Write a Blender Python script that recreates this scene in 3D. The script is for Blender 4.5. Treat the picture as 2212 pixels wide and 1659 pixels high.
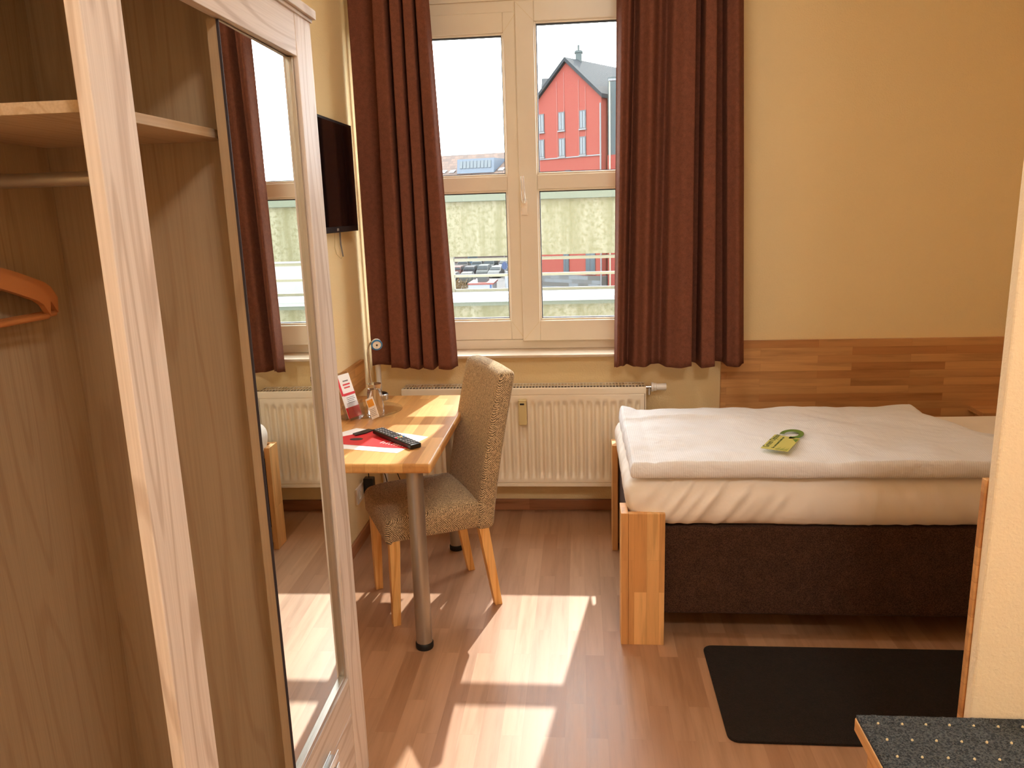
import bpy, bmesh, math, random
from mathutils import Vector, Matrix, noise

for o in list(bpy.data.objects):
    bpy.data.objects.remove(o)
SC = bpy.context.scene
COL = SC.collection
PI = math.pi
random.seed(7)

# ------------------------------------------------------------------ camera
W_, H_, F_ = 2212, 1659, 1688.0
def _n(v): return v / v.length
_Y = _n(Vector((149, -380, F_)))
_V = Vector((234, 7600, F_)); _V = _V - _V.dot(_Y) * _Y
_Z = -_n(_V)
_X = _Y.cross(_Z)
EYE = Vector((0, 0, 1.6))
def ray(px, py):
    c = Vector((px - 1106, py - 829.5, F_))
    return Vector((_X.dot(c), _Y.dot(c), _Z.dot(c)))
def on_y(px, py, y):
    d = ray(px, py); return EYE + d * (y / d.y)
def on_z(px, py, z):
    d = ray(px, py); return EYE + d * ((z - EYE.z) / d.z)
cam = bpy.data.cameras.new('camera')
cam.sensor_width = 36; cam.lens = F_ / W_ * 36
cam.clip_start = 0.05; cam.clip_end = 600
co = bpy.data.objects.new('camera', cam); COL.objects.link(co)
cx = Vector((_X.x, _Y.x, _Z.x)); cy = -Vector((_X.y, _Y.y, _Z.y)); cz = -Vector((_X.z, _Y.z, _Z.z))
co.matrix_world = Matrix(((cx.x, cy.x, cz.x, EYE.x), (cx.y, cy.y, cz.y, EYE.y), (cx.z, cy.z, cz.z, EYE.z), (0, 0, 0, 1)))
SC.camera = co

# ------------------------------------------------------------------ light
SKY, SUN, EXPO = 11.5, 6.0, 0.22
FILL_ROOM, FILL_HALL = 12.0, 60.0                    # two added, unseen ceiling lamps that fill the interior
world = bpy.data.worlds.new('sky'); SC.world = world; world.use_nodes = True
bg = world.node_tree.nodes['Background']
bg.inputs[0].default_value = (0.93, 0.97, 1.0, 1); bg.inputs[1].default_value = SKY
sun = bpy.data.lights.new('sun', 'SUN'); sun.energy = SUN; sun.angle = math.radians(0.6); sun.color = (1, 0.93, 0.82)
so = bpy.data.objects.new('sun', sun); COL.objects.link(so)
so.rotation_euler = Vector((0.165, 1.0, 0.975)).to_track_quat('Z', 'Y').to_euler()
so.location = (1, 8, 8)
pl = bpy.data.lights.new('window_portal', 'AREA'); pl.shape = 'RECTANGLE'; pl.size = 1.54; pl.size_y = 1.8
pl.cycles.is_portal = True
po = bpy.data.objects.new('window_portal', pl); COL.objects.link(po)
po.location = (-0.29, 4.22, 1.75); po.rotation_euler = (-PI / 2, 0, 0)
SC.view_settings.view_transform = 'Standard'; SC.view_settings.look = 'None'
SC.view_settings.exposure = EXPO; SC.view_settings.gamma = 1
SC.view_settings.use_curve_mapping = False
SC.cycles.max_bounces = 14; SC.cycles.diffuse_bounces = 9; SC.cycles.transparent_max_bounces = 16
SC.cycles.sample_clamp_indirect = 8

# ------------------------------------------------------------------ materials
DIM = 1.0
def s2l(c):
    return tuple(DIM * (x / 12.92 if x <= 0.04045 else ((x + 0.055) / 1.055) ** 2.4) for x in [v / 255 for v in c])
class NT:
    def __init__(s, name):
        s.m = bpy.data.materials.new(name); s.m.use_nodes = True
        s.t = s.m.node_tree; s.b = s.t.nodes['Principled BSDF']; s.out = s.t.nodes['Material Output']
    def n(s, typ, **kw):
        nd = s.t.nodes.new(typ)
        for k, v in kw.items():
            if k.startswith('i_'):
                key = k[2:]
                key = int(key) if key.isdigit() else key.replace('_', ' ')
                nd.inputs[key].default_value = v
            else: setattr(nd, k, v)
        return nd
    def l(s, a, b): s.t.links.new(a, b)
    def coords(s, scale=(1, 1, 1), rot=(0, 0, 0), kind='Object'):
        tc = s.n('ShaderNodeTexCoord'); mp = s.n('ShaderNodeMapping')
        mp.inputs['Scale'].default_value = scale; mp.inputs['Rotation'].default_value = rot
        s.l(tc.outputs[kind], mp.inputs[0]); return mp.outputs[0]
    def noise(s, vec, sc, det=3, rough=0.5):
        nd = s.n('ShaderNodeTexNoise'); nd.inputs['Scale'].default_value = sc
        nd.inputs['Detail'].default_value = det; nd.inputs['Roughness'].default_value = rough
        s.l(vec, nd.inputs['Vector']); return nd.outputs['Fac']
    def ramp(s, fac, stops):
        r = s.n('ShaderNodeValToRGB'); e = r.color_ramp.elements
        while len(e) > 1: e.remove(e[-1])
        e[0].position = stops[0][0]; e[0].color = (*stops[0][1], 1)
        for p, c in stops[1:]:
            k = e.new(p); k.color = (*c, 1)
        s.l(fac, r.inputs[0]); return r.outputs[0]
    def mix(s, fac, a, b, mode='MIX'):
        m = s.n('ShaderNodeMix', data_type='RGBA', blend_type=mode)
        for sock, v in ((m.inputs['Factor'], fac), (m.inputs[6], a), (m.inputs[7], b)):
            if isinstance(v, (int, float)): sock.default_value = v
            elif isinstance(v, tuple): sock.default_value = (*v, 1)
            else: s.l(v, sock)
        return m.outputs[2]
    def bump(s, h, strength=0.3, dist=0.002):
        b = s.n('ShaderNodeBump'); b.inputs['Strength'].default_value = strength; b.inputs['Distance'].default_value = dist
        s.l(h, b.inputs['Height']); s.l(b.outputs[0], s.b.inputs['Normal'])
def plain(name, col, rough=0.5, metal=0.0, bump=None, spec=0.5, srgb=True):
    t = NT(name); c = s2l(col) if srgb else col
    v = t.coords()
    f = t.noise(v, 6, 2)
    t.l(t.mix(f, tuple(x * 0.94 for x in c), tuple(min(1, x * 1.06) for x in c)), t.b.inputs['Base Color'])
    t.b.inputs['Roughness'].default_value = rough; t.b.inputs['Metallic'].default_value = metal
    t.b.inputs['Specular IOR Level'].default_value = spec
    if bump: t.bump(t.noise(v, bump[0], 4), bump[1], bump[2])
    return t.m
def plaster(name, col, scale=140, st=0.5):
    t = NT(name); c = s2l(col); v = t.coords()
    big = t.noise(v, 1.5, 3)
    t.l(t.mix(big, tuple(x * 0.95 for x in c), c), t.b.inputs['Base Color'])
    a = t.noise(v, scale, 4, 0.6)
    t.b.inputs['Roughness'].default_value = 0.9; t.b.inputs['Specular IOR Level'].default_value = 0.15
    t.bump(a, st, 0.004); return t.m
def blockwood(name, a, b, length=0.35, width=0.045, axis='x', rough=0.4, spec=0.5, seam=0.0006, dark=0.6, coat=0, mort=0.82):
    """finger-jointed / strip wood: staves run along axis; pattern lies in the plane given by axis pair"""
    t = NT(name)
    tc = t.n('ShaderNodeTexCoord'); sp = t.n('ShaderNodeSeparateXYZ'); t.l(tc.outputs['Object'], sp.inputs[0])
    cb = t.n('ShaderNodeCombineXYZ')
    ax = {'x': 0, 'y': 1, 'z': 2}[axis[0]]
    other = {'x': 0, 'y': 1, 'z': 2}[axis[1]] if len(axis) > 1 else {0: 1, 1: 0, 2: 0}[ax]
    t.l(sp.outputs[ax], cb.inputs[0]); t.l(sp.outputs[other], cb.inputs[1])
    br = t.n('ShaderNodeTexBrick'); br.offset = 0.37; br.offset_frequency = 2; br.squash = 1
    br.inputs['Scale'].default_value = 1; br.inputs['Brick Width'].default_value = length
    br.inputs['Row Height'].default_value = width; br.inputs['Mortar Size'].default_value = seam
    br.inputs['Mortar Smooth'].default_value = 0.1; br.inputs['Bias'].default_value = 0
    br.inputs['Color1'].default_value = (0, 0, 0, 1); br.inputs['Color2'].default_value = (1, 1, 1, 1)
    br.inputs['Mortar'].default_value = (0.5, 0.5, 0.5, 1)
    t.l(cb.outputs[0], br.inputs['Vector'])
    ca, cb_ = s2l(a), s2l(b)
    base = t.ramp(br.outputs['Color'], [(0.0, cb_), (0.35, tuple((x * 2 + y) / 3 for x, y in zip(cb_, ca))), (0.6, ca), (1.0, tuple(min(1, x * 1.08) for x in ca))])
    # grain: noise stretched along the stave, shifted per stave
    st = [14, 14, 14]; st[ax] = 1.0
    mp = t.n('ShaderNodeMapping'); mp.inputs['Scale'].default_value = st
    ad = t.n('ShaderNodeVectorMath', operation='ADD'); t.l(tc.outputs['Object'], mp.inputs[0])
    sc = t.n('ShaderNodeVectorMath', operation='SCALE'); sc.inputs['Scale'].default_value = 9; t.l(br.outputs['Color'], sc.inputs[0])
    t.l(mp.outputs[0], ad.inputs[0]); t.l(sc.outputs[0], ad.inputs[1])
    g = t.noise(ad.outputs[0], 2.2, 5, 0.62)
    gr = t.ramp(g, [(0.33, (dark, dark * 0.96, dark * 0.9)), (0.5, (0.95, 0.95, 0.94)), (0.7, (1.05, 1.05, 1.05))])
    c1 = t.mix(1.0, base, gr, 'MULTIPLY')
    sm = t.mix(br.outputs['Fac'], c1, tuple(x * mort for x in cb_))
    t.l(sm, t.b.inputs['Base Color'])
    rr = t.n('ShaderNodeMapRange'); rr.inputs[3].default_value = rough * 0.85; rr.inputs[4].default_value = rough * 1.2
    t.l(g, rr.inputs[0]); t.l(rr.outputs[0], t.b.inputs['Roughness'])
    t.b.inputs['Specular IOR Level'].default_value = spec
    t.b.inputs['Coat Weight'].default_value = coat
    t.bump(g, 0.12, 0.001); return t.m
def ashwood(name, a, b, axis=2, rough=0.45):
    t = NT(name)
    tc = t.n('ShaderNodeTexCoord')
    def m(across, along_):
        mp = t.n('ShaderNodeMapping'); sc = [across] * 3; sc[axis] = along_
        mp.inputs['Scale'].default_value = sc; t.l(tc.outputs['Object'], mp.inputs[0]); return mp.outputs[0]
    r = t.n('ShaderNodeTexNoise'); r.inputs['Scale'].default_value = 1; r.inputs['Detail'].default_value = 1
    t.l(m(11, 1.0), r.inputs['Vector'])
    # contour lines of a slow noise give cathedral grain
    mu = t.n('ShaderNodeMath', operation='MULTIPLY'); mu.inputs[1].default_value = 38; t.l(r.outputs['Fac'], mu.inputs[0])
    si = t.n('ShaderNodeMath', operation='SINE'); t.l(mu.outputs[0], si.inputs[0])
    f = t.noise(m(260, 4), 1, 3)
    ca, cb_ = s2l(a), s2l(b)
    base = t.ramp(si.outputs[0], [(0.0, ca), (0.55, ca), (0.95, cb_)])
    fr = t.ramp(f, [(0.35, (0.92, 0.91, 0.90)), (0.6, (1.03, 1.03, 1.03))])
    t.l(t.mix(1.0, base, fr, 'MULTIPLY'), t.b.inputs['Base Color'])
    t.b.inputs['Roughness'].default_value = rough; t.b.inputs['Specular IOR Level'].default_value = 0.4
    t.bump(f, 0.15, 0.0006); return t.m
def fabric(name, a, b, scale=500, rough=0.95, st=0.5, dist=0.002, trans=0, sheen=0.05):
    t = NT(name); v = t.coords()
    vo = t.n('ShaderNodeTexVoronoi'); vo.inputs['Scale'].default_value = scale; t.l(v, vo.inputs['Vector'])
    sp = t.n('ShaderNodeSeparateColor'); t.l(vo.outputs['Color'], sp.inputs[0])
    big = t.noise(v, scale * 0.06, 3)
    ca, cb_ = s2l(a), s2l(b)
    c = t.ramp(sp.outputs[0], [(0.25, cb_), (0.75, ca)])
    c = t.mix(1.0, c, t.ramp(big, [(0.3, (0.86, 0.86, 0.86)), (0.7, (1.1, 1.1, 1.1))]), 'MULTIPLY')
    t.l(c, t.b.inputs['Base Color']); t.b.inputs['Roughness'].default_value = rough
    t.b.inputs['Specular IOR Level'].default_value = 0.15; t.b.inputs['Sheen Weight'].default_value = sheen
    t.bump(vo.outputs['Distance'], st, dist)
    if trans:
        tr = t.n('ShaderNodeBsdfTranslucent'); t.l(c, tr.inputs[0]); mx = t.n('ShaderNodeMixShader'); mx.inputs[0].default_value = trans
        t.l(t.b.outputs[0], mx.inputs[1]); t.l(tr.outputs[0], mx.inputs[2]); t.l(mx.outputs[0], t.out.inputs[0])
    return t.m
def tweed(name, a, b, pitch=0.0065):
    """coarse basket weave: checker of light and dark yarns in three axes"""
    t = NT(name); v = t.coords()
    wn = t.n('ShaderNodeTexNoise'); wn.inputs['Scale'].default_value = 22; wn.inputs['Detail'].default_value = 2; t.l(v, wn.inputs['Vector'])
    ws = t.n('ShaderNodeVectorMath', operation='SCALE'); ws.inputs['Scale'].default_value = 0.012; t.l(wn.outputs['Color'], ws.inputs[0])
    mp = t.n('ShaderNodeVectorMath', operation='ADD'); t.l(v, mp.inputs[0]); t.l(ws.outputs[0], mp.inputs[1])
    sp = t.n('ShaderNodeSeparateXYZ'); t.l(mp.outputs[0], sp.inputs[0])
    def wave(sock, ph=0):
        m = t.n('ShaderNodeMath', operation='MULTIPLY'); m.inputs[1].default_value = 2 * PI / pitch; t.l(sock, m.inputs[0])
        s = t.n('ShaderNodeMath', operation='SINE'); t.l(m.outputs[0], s.inputs[0]); return s.outputs[0]
    ax = t.n('ShaderNodeMath', operation='ADD'); t.l(sp.outputs[0], ax.inputs[0]); t.l(sp.outputs[1], ax.inputs[1])
    m = t.n('ShaderNodeMath', operation='MULTIPLY'); t.l(wave(ax.outputs[0]), m.inputs[0]); t.l(wave(sp.outputs[2]), m.inputs[1])
    ay = t.n('ShaderNodeMath', operation='SUBTRACT'); t.l(sp.outputs[0], ay.inputs[0]); t.l(sp.outputs[1], ay.inputs[1])
    m2 = t.n('ShaderNodeMath', operation='MULTIPLY'); t.l(wave(ax.outputs[0]), m2.inputs[0]); t.l(wave(ay.outputs[0]), m2.inputs[1])
    geo = t.n('ShaderNodeNewGeometry'); gs = t.n('ShaderNodeSeparateXYZ'); t.l(geo.outputs['Normal'], gs.inputs[0])
    ab = t.n('ShaderNodeMath', operation='ABSOLUTE'); t.l(gs.outputs[2], ab.inputs[0])
    gt = t.n('ShaderNodeMath', operation='GREATER_THAN'); gt.inputs[1].default_value = 0.7; t.l(ab.outputs[0], gt.inputs[0])
    mx = t.n('ShaderNodeMix', data_type='FLOAT'); t.l(gt.outputs[0], mx.inputs[0]); t.l(m.outputs[0], mx.inputs[2]); t.l(m2.outputs[0], mx.inputs[3])
    n = t.noise(v, 190, 2)
    a2 = t.n('ShaderNodeMath', operation='MULTIPLY_ADD'); a2.inputs[1].default_value = 0.45; t.l(mx.outputs[0], a2.inputs[0]); t.l(n, a2.inputs[2])
    c = t.ramp(a2.outputs[0], [(0.15, s2l(b)), (0.5, tuple((x + y) / 2.4 for x, y in zip(s2l(a), s2l(b)))), (0.8, s2l(a))])
    t.l(c, t.b.inputs['Base Color']); t.b.inputs['Roughness'].default_value = 0.95; t.b.inputs['Specular IOR Level'].default_value = 0.1
    t.b.inputs['Sheen Weight'].default_value = 0.15
    t.bump(a2.outputs[0], 0.5, 0.002); return t.m
def glassy(name, tint=(1, 1, 1), refl=0.05, rough=0.0):
    t = NT(name); t.t.nodes.remove(t.b)
    tr = t.n('ShaderNodeBsdfTransparent'); tr.inputs[0].default_value = (*tint, 1)
    gl = t.n('ShaderNodeBsdfGlossy'); gl.inputs['Roughness'].default_value = rough
    lw = t.n('ShaderNodeLayerWeight'); lw.inputs[0].default_value = 0.25
    mr = t.n('ShaderNodeMapRange'); mr.inputs[3].default_value = refl; mr.inputs[4].default_value = 0.75
    pw = t.n('ShaderNodeMath', operation='POWER'); pw.inputs[1].default_value = 2.0
    t.l(lw.outputs['Facing'], pw.inputs[0]); t.l(pw.outputs[0], mr.inputs[0])
    mx = t.n('ShaderNodeMixShader'); t.l(mr.outputs[0], mx.inputs[0]); t.l(tr.outputs[0], mx.inputs[1]); t.l(gl.outputs[0], mx.inputs[2])
    t.l(mx.outputs[0], t.out.inputs[0]); return t.m

M = {}
M['wall'] = plaster('yellow_woodchip_wall', (246, 223, 174), 130, 0.55)
M['wall_cream'] = plaster('cream_woodchip_wall', (250, 234, 204), 110, 0.6)
M['ceiling'] = plaster('white_ceiling', (238, 232, 220), 60, 0.1)
M['floor'] = blockwood('laminate_floor', (178, 136, 104), (166, 122, 90), 0.46, 0.0667, 'yx', 0.36, 0.5, 0.0004, 0.80, 0.0, 0.88)
M['skirt'] = blockwood('skirting_wood', (176, 122, 84), (150, 98, 66), 0.8, 0.08, 'xz', 0.4, 0.4)
M['skirt_y'] = blockwood('skirting_wood_side', (176, 122, 84), (150, 98, 66), 0.8, 0.08, 'yz', 0.4, 0.4)
M['desk'] = blockwood('beech_desk', (224, 172, 106), (198, 140, 78), 0.32, 0.045, 'yx', 0.42, 0.4, 0.0003, 0.8)
M['panel'] = blockwood('beech_panel', (212, 160, 104), (190, 132, 80), 0.45, 0.04, 'xz', 0.45, 0.4, 0.0004, 0.72)
M['panel_y'] = blockwood('beech_panel_side', (222, 168, 104), (198, 140, 80), 0.45, 0.04, 'yz', 0.45, 0.4, 0.0004, 0.75)
M['post'] = blockwood('beech_post', (236, 186, 124), (214, 156, 96), 0.34, 0.045, 'zx', 0.4, 0.4, 0.0004, 0.72)
M['chairleg'] = ashwood('pine_leg', (240, 190, 120), (224, 164, 92), 2, 0.4)
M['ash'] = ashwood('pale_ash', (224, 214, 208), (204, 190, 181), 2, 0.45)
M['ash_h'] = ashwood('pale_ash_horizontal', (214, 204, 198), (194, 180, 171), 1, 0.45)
M['ash_shaded_h'] = ashwood('shaded_shelf_ash', (184, 162, 136), (174, 150, 122), 1, 0.6)  # same ash for the shelf, darkened with the interior's shade
M['ash_in'] = ashwood('shaded_wardrobe_ash', (156, 134, 108), (148, 124, 98), 2, 0.6)  # front-post ash again, interior shade painted into the colour
M['hanger'] = plain('hanger_wood', (172, 108, 60), 0.35)
M['pvc'] = plain('window_plastic', (232, 222, 202), 0.35)
M['seal'] = plain('black_seal', (40, 34, 44), 0.6)
M['glass'] = glassy('window_glass', (0.97, 0.98, 0.98), 0.03)
M['clear'] = glassy('clear_glass', (0.97, 0.97, 0.96), 0.06)
M['tumbler'] = plain('tumbler_glass', (250, 250, 250), 0.0)
_tb = M['tumbler'].node_tree.nodes['Principled BSDF']; _tb.inputs['Transmission Weight'].default_value = 1; _tb.inputs['IOR'].default_value = 1.45; _tb.inputs['Roughness'].default_value = 0.0
M['acryl'] = glassy('acrylic', (0.88, 0.88, 0.9), 0.12)
M['sill'] = plain('stone_sill', (214, 196, 172), 0.35)
M['curtain'] = fabric('brown_curtain', (132, 82, 64), (112, 68, 52), 900, 0.85, 0.15, 0.0005, 0.10, 0.0)
M['radiator'] = plain('radiator_enamel', (242, 230, 208), 0.28)
M['radiator_shade'] = plain('shaded_radiator_core', (62, 50, 38), 0.6)  # core darkened to stand in for shade in the grille slots
M['meterlcd'] = plain('meter_display', (40, 40, 40), 0.2)
M['metertan'] = plain('meter_plastic', (214, 194, 140), 0.4)
M['white'] = plain('white_plastic', (240, 236, 228), 0.3)
M['black'] = plain('black_plastic', (16, 15, 16), 0.35)
M['blackgloss'] = plain('screen_glass', (8, 8, 10), 0.08)
M['rubber'] = plain('black_rubber', (18, 16, 15), 0.6)
M['steel'] = plain('grey_metal', (176, 168, 158), 0.34, 0.75)
M['handle'] = plain('handle_metal', (236, 230, 222), 0.25, 0.45)
M['chrome'] = plain('chrome', (225, 225, 225), 0.12, 1)
M['alu'] = plain('aluminium', (190, 188, 184), 0.3, 0.9)
M['tweed'] = tweed('chair_tweed', (232, 204, 162), (66, 46, 32), 0.0075)
def linen():
    t = NT('white_bedlinen'); v = t.coords()
    w = t.n('ShaderNodeTexWave', wave_type='BANDS', bands_direction='X'); w.inputs['Scale'].default_value = 42; w.inputs['Distortion'].default_value = 0.2
    t.l(v, w.inputs['Vector'])
    t.l(t.mix(w.outputs['Fac'], s2l((224, 222, 222)), s2l((236, 234, 234))), t.b.inputs['Base Color'])
    t.b.inputs['Roughness'].default_value = 0.85; t.b.inputs['Specular IOR Level'].default_value = 0.2; t.b.inputs['Sheen Weight'].default_value = 0.2
    n1 = t.noise(v, 9, 4, 0.6); t.bump(n1, 0.5, 0.03); return t.m
M['linen'] = linen()
M['sheet'] = plain('white_sheet', (246, 238, 228), 0.85, 0, (7, 0.3, 0.02), 0.2)
M['boxspring'] = fabric('brown_upholstery', (84, 58, 44), (54, 36, 28), 420, 0.95, 0.4, 0.0015)
M['rug'] = fabric('dark_rug', (40, 30, 22), (26, 18, 13), 500, 1, 0.5, 0.003)
M['carpet'] = fabric('grey_carpet', (100, 104, 106), (56, 60, 64), 330, 1, 0.9, 0.006)
M['cream'] = plain('cream_tuft', (226, 210, 168), 0.9)
M['mirror'] = plain('mirror_silver', (236, 240, 236), 0.0, 1)
M['mirror'].node_tree.nodes['Principled BSDF'].inputs['Roughness'].default_value = 0.0
M['paper'] = plain('white_paper', (246, 246, 246), 0.6)
M['red'] = plain('red_print', (214, 34, 46), 0.4)
M['grey'] = plain('grey_print', (120, 116, 118), 0.5)
M['orange'] = plain('orange_print', (238, 172, 70), 0.5)
M['blue'] = plain('blue_plastic', (60, 130, 190), 0.3)
M['green1'] = plain('green_card', (200, 192, 104), 0.5)
M['green2'] = plain('dark_green_print', (96, 130, 50), 0.5)
M['green3'] = plain('card_yellow', (222, 206, 70), 0.5)
M['ink'] = plain('green_ink', (70, 90, 50), 0.5)

# ------------------------------------------------------------------ mesh helpers
class MB:
    def __init__(s): s.v = []; s.f = []; s.m = []; s.cur = 0
    def add(s, vs, fs):
        o = len(s.v); s.v += [tuple(v) for v in vs]; s.f += [tuple(i + o for i in f) for f in fs]; s.m += [s.cur] * len(fs); return s
    def box(s, x0, x1, y0, y1, z0, z1, mat=None):
        vs = [Vector((x, y, z)) for z in (z0, z1) for y in (y0, y1) for x in (x0, x1)]
        if mat is not None: vs = [mat @ v for v in vs]
        return s.add(vs, [(0, 2, 3, 1), (4, 5, 7, 6), (0, 1, 5, 4), (2, 6, 7, 3), (0, 4, 6, 2), (1, 3, 7, 5)])
    def hexa(s, bot, top):
        return s.add(list(bot) + list(top), [(3, 2, 1, 0), (4, 5, 6, 7), (0, 1, 5, 4), (1, 2, 6, 5), (2, 3, 7, 6), (3, 0, 4, 7)])
    def prism(s, pts, ext):
        n = len(pts); e = Vector(ext); a = [Vector(p) for p in pts]; b = [p + e for p in a]
        return s.add(a + b, [tuple(range(n))[::-1], tuple(range(n, 2 * n))] + [(i, (i + 1) % n, (i + 1) % n + n, i + n) for i in range(n)])
    def tube(s, pts, r, n=10, cap=True, closed=False):
        pts = [Vector(p) for p in pts]; k = len(pts); rs = r if isinstance(r, (list, tuple)) else [r] * k
        vs = []; up = None
        for i, p in enumerate(pts):
            if closed: d = pts[(i + 1) % k] - pts[i - 1]
            else: d = pts[min(i + 1, k - 1)] - pts[max(i - 1, 0)]
            d.normalize()
            if up is None: up = d.orthogonal().normalized()
            up = (up - up.dot(d) * d).normalized(); w = d.cross(up)
            vs += [p + rs[i] * (math.cos(2 * PI * j / n) * up + math.sin(2 * PI * j / n) * w) for j in range(n)]
        fs = []
        for i in range(k if closed else k - 1):
            a = i * n; b = ((i + 1) % k) * n
            fs += [(a + j, a + (j + 1) % n, b + (j + 1) % n, b + j) for j in range(n)]
        if cap and not closed: fs += [tuple(range(n))[::-1], tuple(range((k - 1) * n, k * n))]
        return s.add(vs, fs)
    def lathe(s, prof, cx, cy, n=32, cap=True, axis=None):
        vs = []
        for r, z in prof: vs += [Vector((cx + r * math.cos(2 * PI * j / n), cy + r * math.sin(2 * PI * j / n), z)) for j in range(n)]
        if axis is not None: vs = [axis @ v for v in vs]
        fs = [(i * n + j, i * n + (j + 1) % n, (i + 1) * n + (j + 1) % n, (i + 1) * n + j) for i in range(len(prof) - 1) for j in range(n)]
        if cap: fs += [tuple(range(n))[::-1], tuple(range((len(prof) - 1) * n, len(prof) * n))]
        return s.add(vs, fs)
    def grid(s, fn, nu, nv):
        vs = [fn(i / nu, j / nv) for j in range(nv + 1) for i in range(nu + 1)]
        return s.add(vs, [(j * (nu + 1) + i, j * (nu + 1) + i + 1, (j + 1) * (nu + 1) + i + 1, (j + 1) * (nu + 1) + i) for j in range(nv) for i in range(nu)])
    def build(s, name, mats, parent=None, smooth=False, bevel=0, seg=2, solid=0, label=None):
        me = bpy.data.meshes.new(name); me.from_pydata(s.v, [], s.f)
        mats = mats if isinstance(mats, (list, tuple)) else [mats]
        for m in mats: me.materials.append(m)
        if len(mats) > 1: me.polygons.foreach_set('material_index', s.m)
        bm = bmesh.new(); bm.from_mesh(me); bmesh.ops.recalc_face_normals(bm, faces=bm.faces); bm.to_mesh(me); bm.free()
        o = bpy.data.objects.new(name, me); COL.objects.link(o)
        if smooth:
            me.polygons.foreach_set('use_smooth', [True] * len(me.polygons))
            if smooth != 'all':
                try: me.set_sharp_from_angle(angle=math.radians(40))
                except Exception: pass
        if solid:
            sd = o.modifiers.new('solid', 'SOLIDIFY'); sd.thickness = solid; sd.offset = 0
        if bevel:
            b = o.modifiers.new('bevel', 'BEVEL'); b.width = bevel; b.segments = seg; b.limit_method = 'ANGLE'; b.angle_limit = math.radians(40)
        if parent is not None:
            o.parent = parent
            o.matrix_parent_inverse = parent.matrix_basis.inverted()
        if label: o['label'] = label
        return o
def tag(o, label=None, cat=None, group=None, kind=None):
    for k, v in (('label', label), ('category', cat), ('group', group), ('kind', kind)):
        if v: o[k] = v
    return o
def empty(name, loc=(0, 0, 0), rz=0, **kw):
    o = bpy.data.objects.new(name, None); COL.objects.link(o); o.location = loc; o.rotation_euler = (0, 0, rz)
    o.empty_display_size = 0.05
    return tag(o, **kw)
def boxo(name, d, m, parent=None, bevel=0, label=None):
    return MB().box(*d).build(name, m, parent, bevel=bevel, label=label)
def struct(name, mb, m, **kw):
    return tag(mb.build(name, m, **kw), kind='structure')
def copy_tree(o, parent=None):
    c = o.copy(); COL.objects.link(c); c.parent = parent
    for ch in list(o.children): copy_tree(ch, c)
    return c
def rounded_box(x0, x1, y0, y1, z0, z1, r, n=12, disp=None):
    """box with rounded edges and an optional displacement function; returns MB"""
    mb = MB(); c = Vector(((x0 + x1) / 2, (y0 + y1) / 2, (z0 + z1) / 2)); h = Vector(((x1 - x0) / 2, (y1 - y0) / 2, (z1 - z0) / 2))
    def seq(hh):
        k = max(2, int(2 * (hh - r) / n)); e = [-(hh) + r * (1 - math.cos(t * PI / 8)) for t in range(0, 4)]
        mid = [-(hh - r) + 2 * (hh - r) * i / k for i in range(k + 1)]
        return e + mid + [-v for v in e[::-1]]
    bm = bmesh.new(); S = [seq(h[i]) for i in range(3)]
    cache = {}
    def vert(p):
        key = (round(p[0], 5), round(p[1], 5), round(p[2], 5))
        if key in cache: return cache[key]
        q = Vector(p); inn = Vector([max(-(h[i] - r), min(h[i] - r, q[i])) for i in range(3)])
        d = q - inn
        if d.length > 1e-9: nrm = d.normalized(); q2 = inn + nrm * r
        else: nrm = Vector((0, 0, 1)); q2 = q
        q2 = q2 + c
        if disp: q2 = disp(q2, nrm)
        mb.v.append(tuple(q2)); cache[key] = len(mb.v) - 1; return cache[key]
    for ax in range(3):
        a, b = [(1, 2), (0, 2), (0, 1)][ax]
        for sgn in (-1, 1):
            for i in range(len(S[a]) - 1):
                for j in range(len(S[b]) - 1):
                    q = []
                    for (u, w) in ((i, j), (i + 1, j), (i + 1, j + 1), (i, j + 1)):
                        p = [0, 0, 0]; p[ax] = sgn * h[ax]; p[a] = S[a][u]; p[b] = S[b][w]; q.append(vert(p))
                    if len(set(q)) == 4: mb.f.append(tuple(q)); mb.m.append(0)
    return mb
def nz(x, y, z=0.0): return noise.noise(Vector((x, y, z)))
def text(name, s, size, mat, parent, mw, label=None, ext=0.0003, align='LEFT'):
    cu = bpy.data.curves.new(name + '_curve', 'FONT'); cu.body = s; cu.size = size; cu.extrude = ext; cu.align_x = align
    tmp = bpy.data.objects.new(name + '_tmp', cu); COL.objects.link(tmp)
    bpy.context.view_layer.update()
    me = bpy.data.meshes.new_from_object(tmp.evaluated_get(bpy.context.evaluated_depsgraph_get()))
    bpy.data.objects.remove(tmp); me.materials.clear(); me.materials.append(mat)
    o = bpy.data.objects.new(name, me); COL.objects.link(o)
    o.parent = parent
    o.matrix_parent_inverse = parent.matrix_basis.inverted()
    o.matrix_basis = mw
    if label: o['label'] = label
    return o
def frame_m(origin, ex, ey):
    ex = Vector(ex).normalized(); ey = Vector(ey); ey = (ey - ey.dot(ex) * ex).normalized(); ez = ex.cross(ey)
    return Matrix(((ex.x, ey.x, ez.x, origin[0]), (ex.y, ey.y, ez.y, origin[1]), (ex.z, ey.z, ez.z, origin[2]), (0, 0, 0, 1)))

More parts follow.
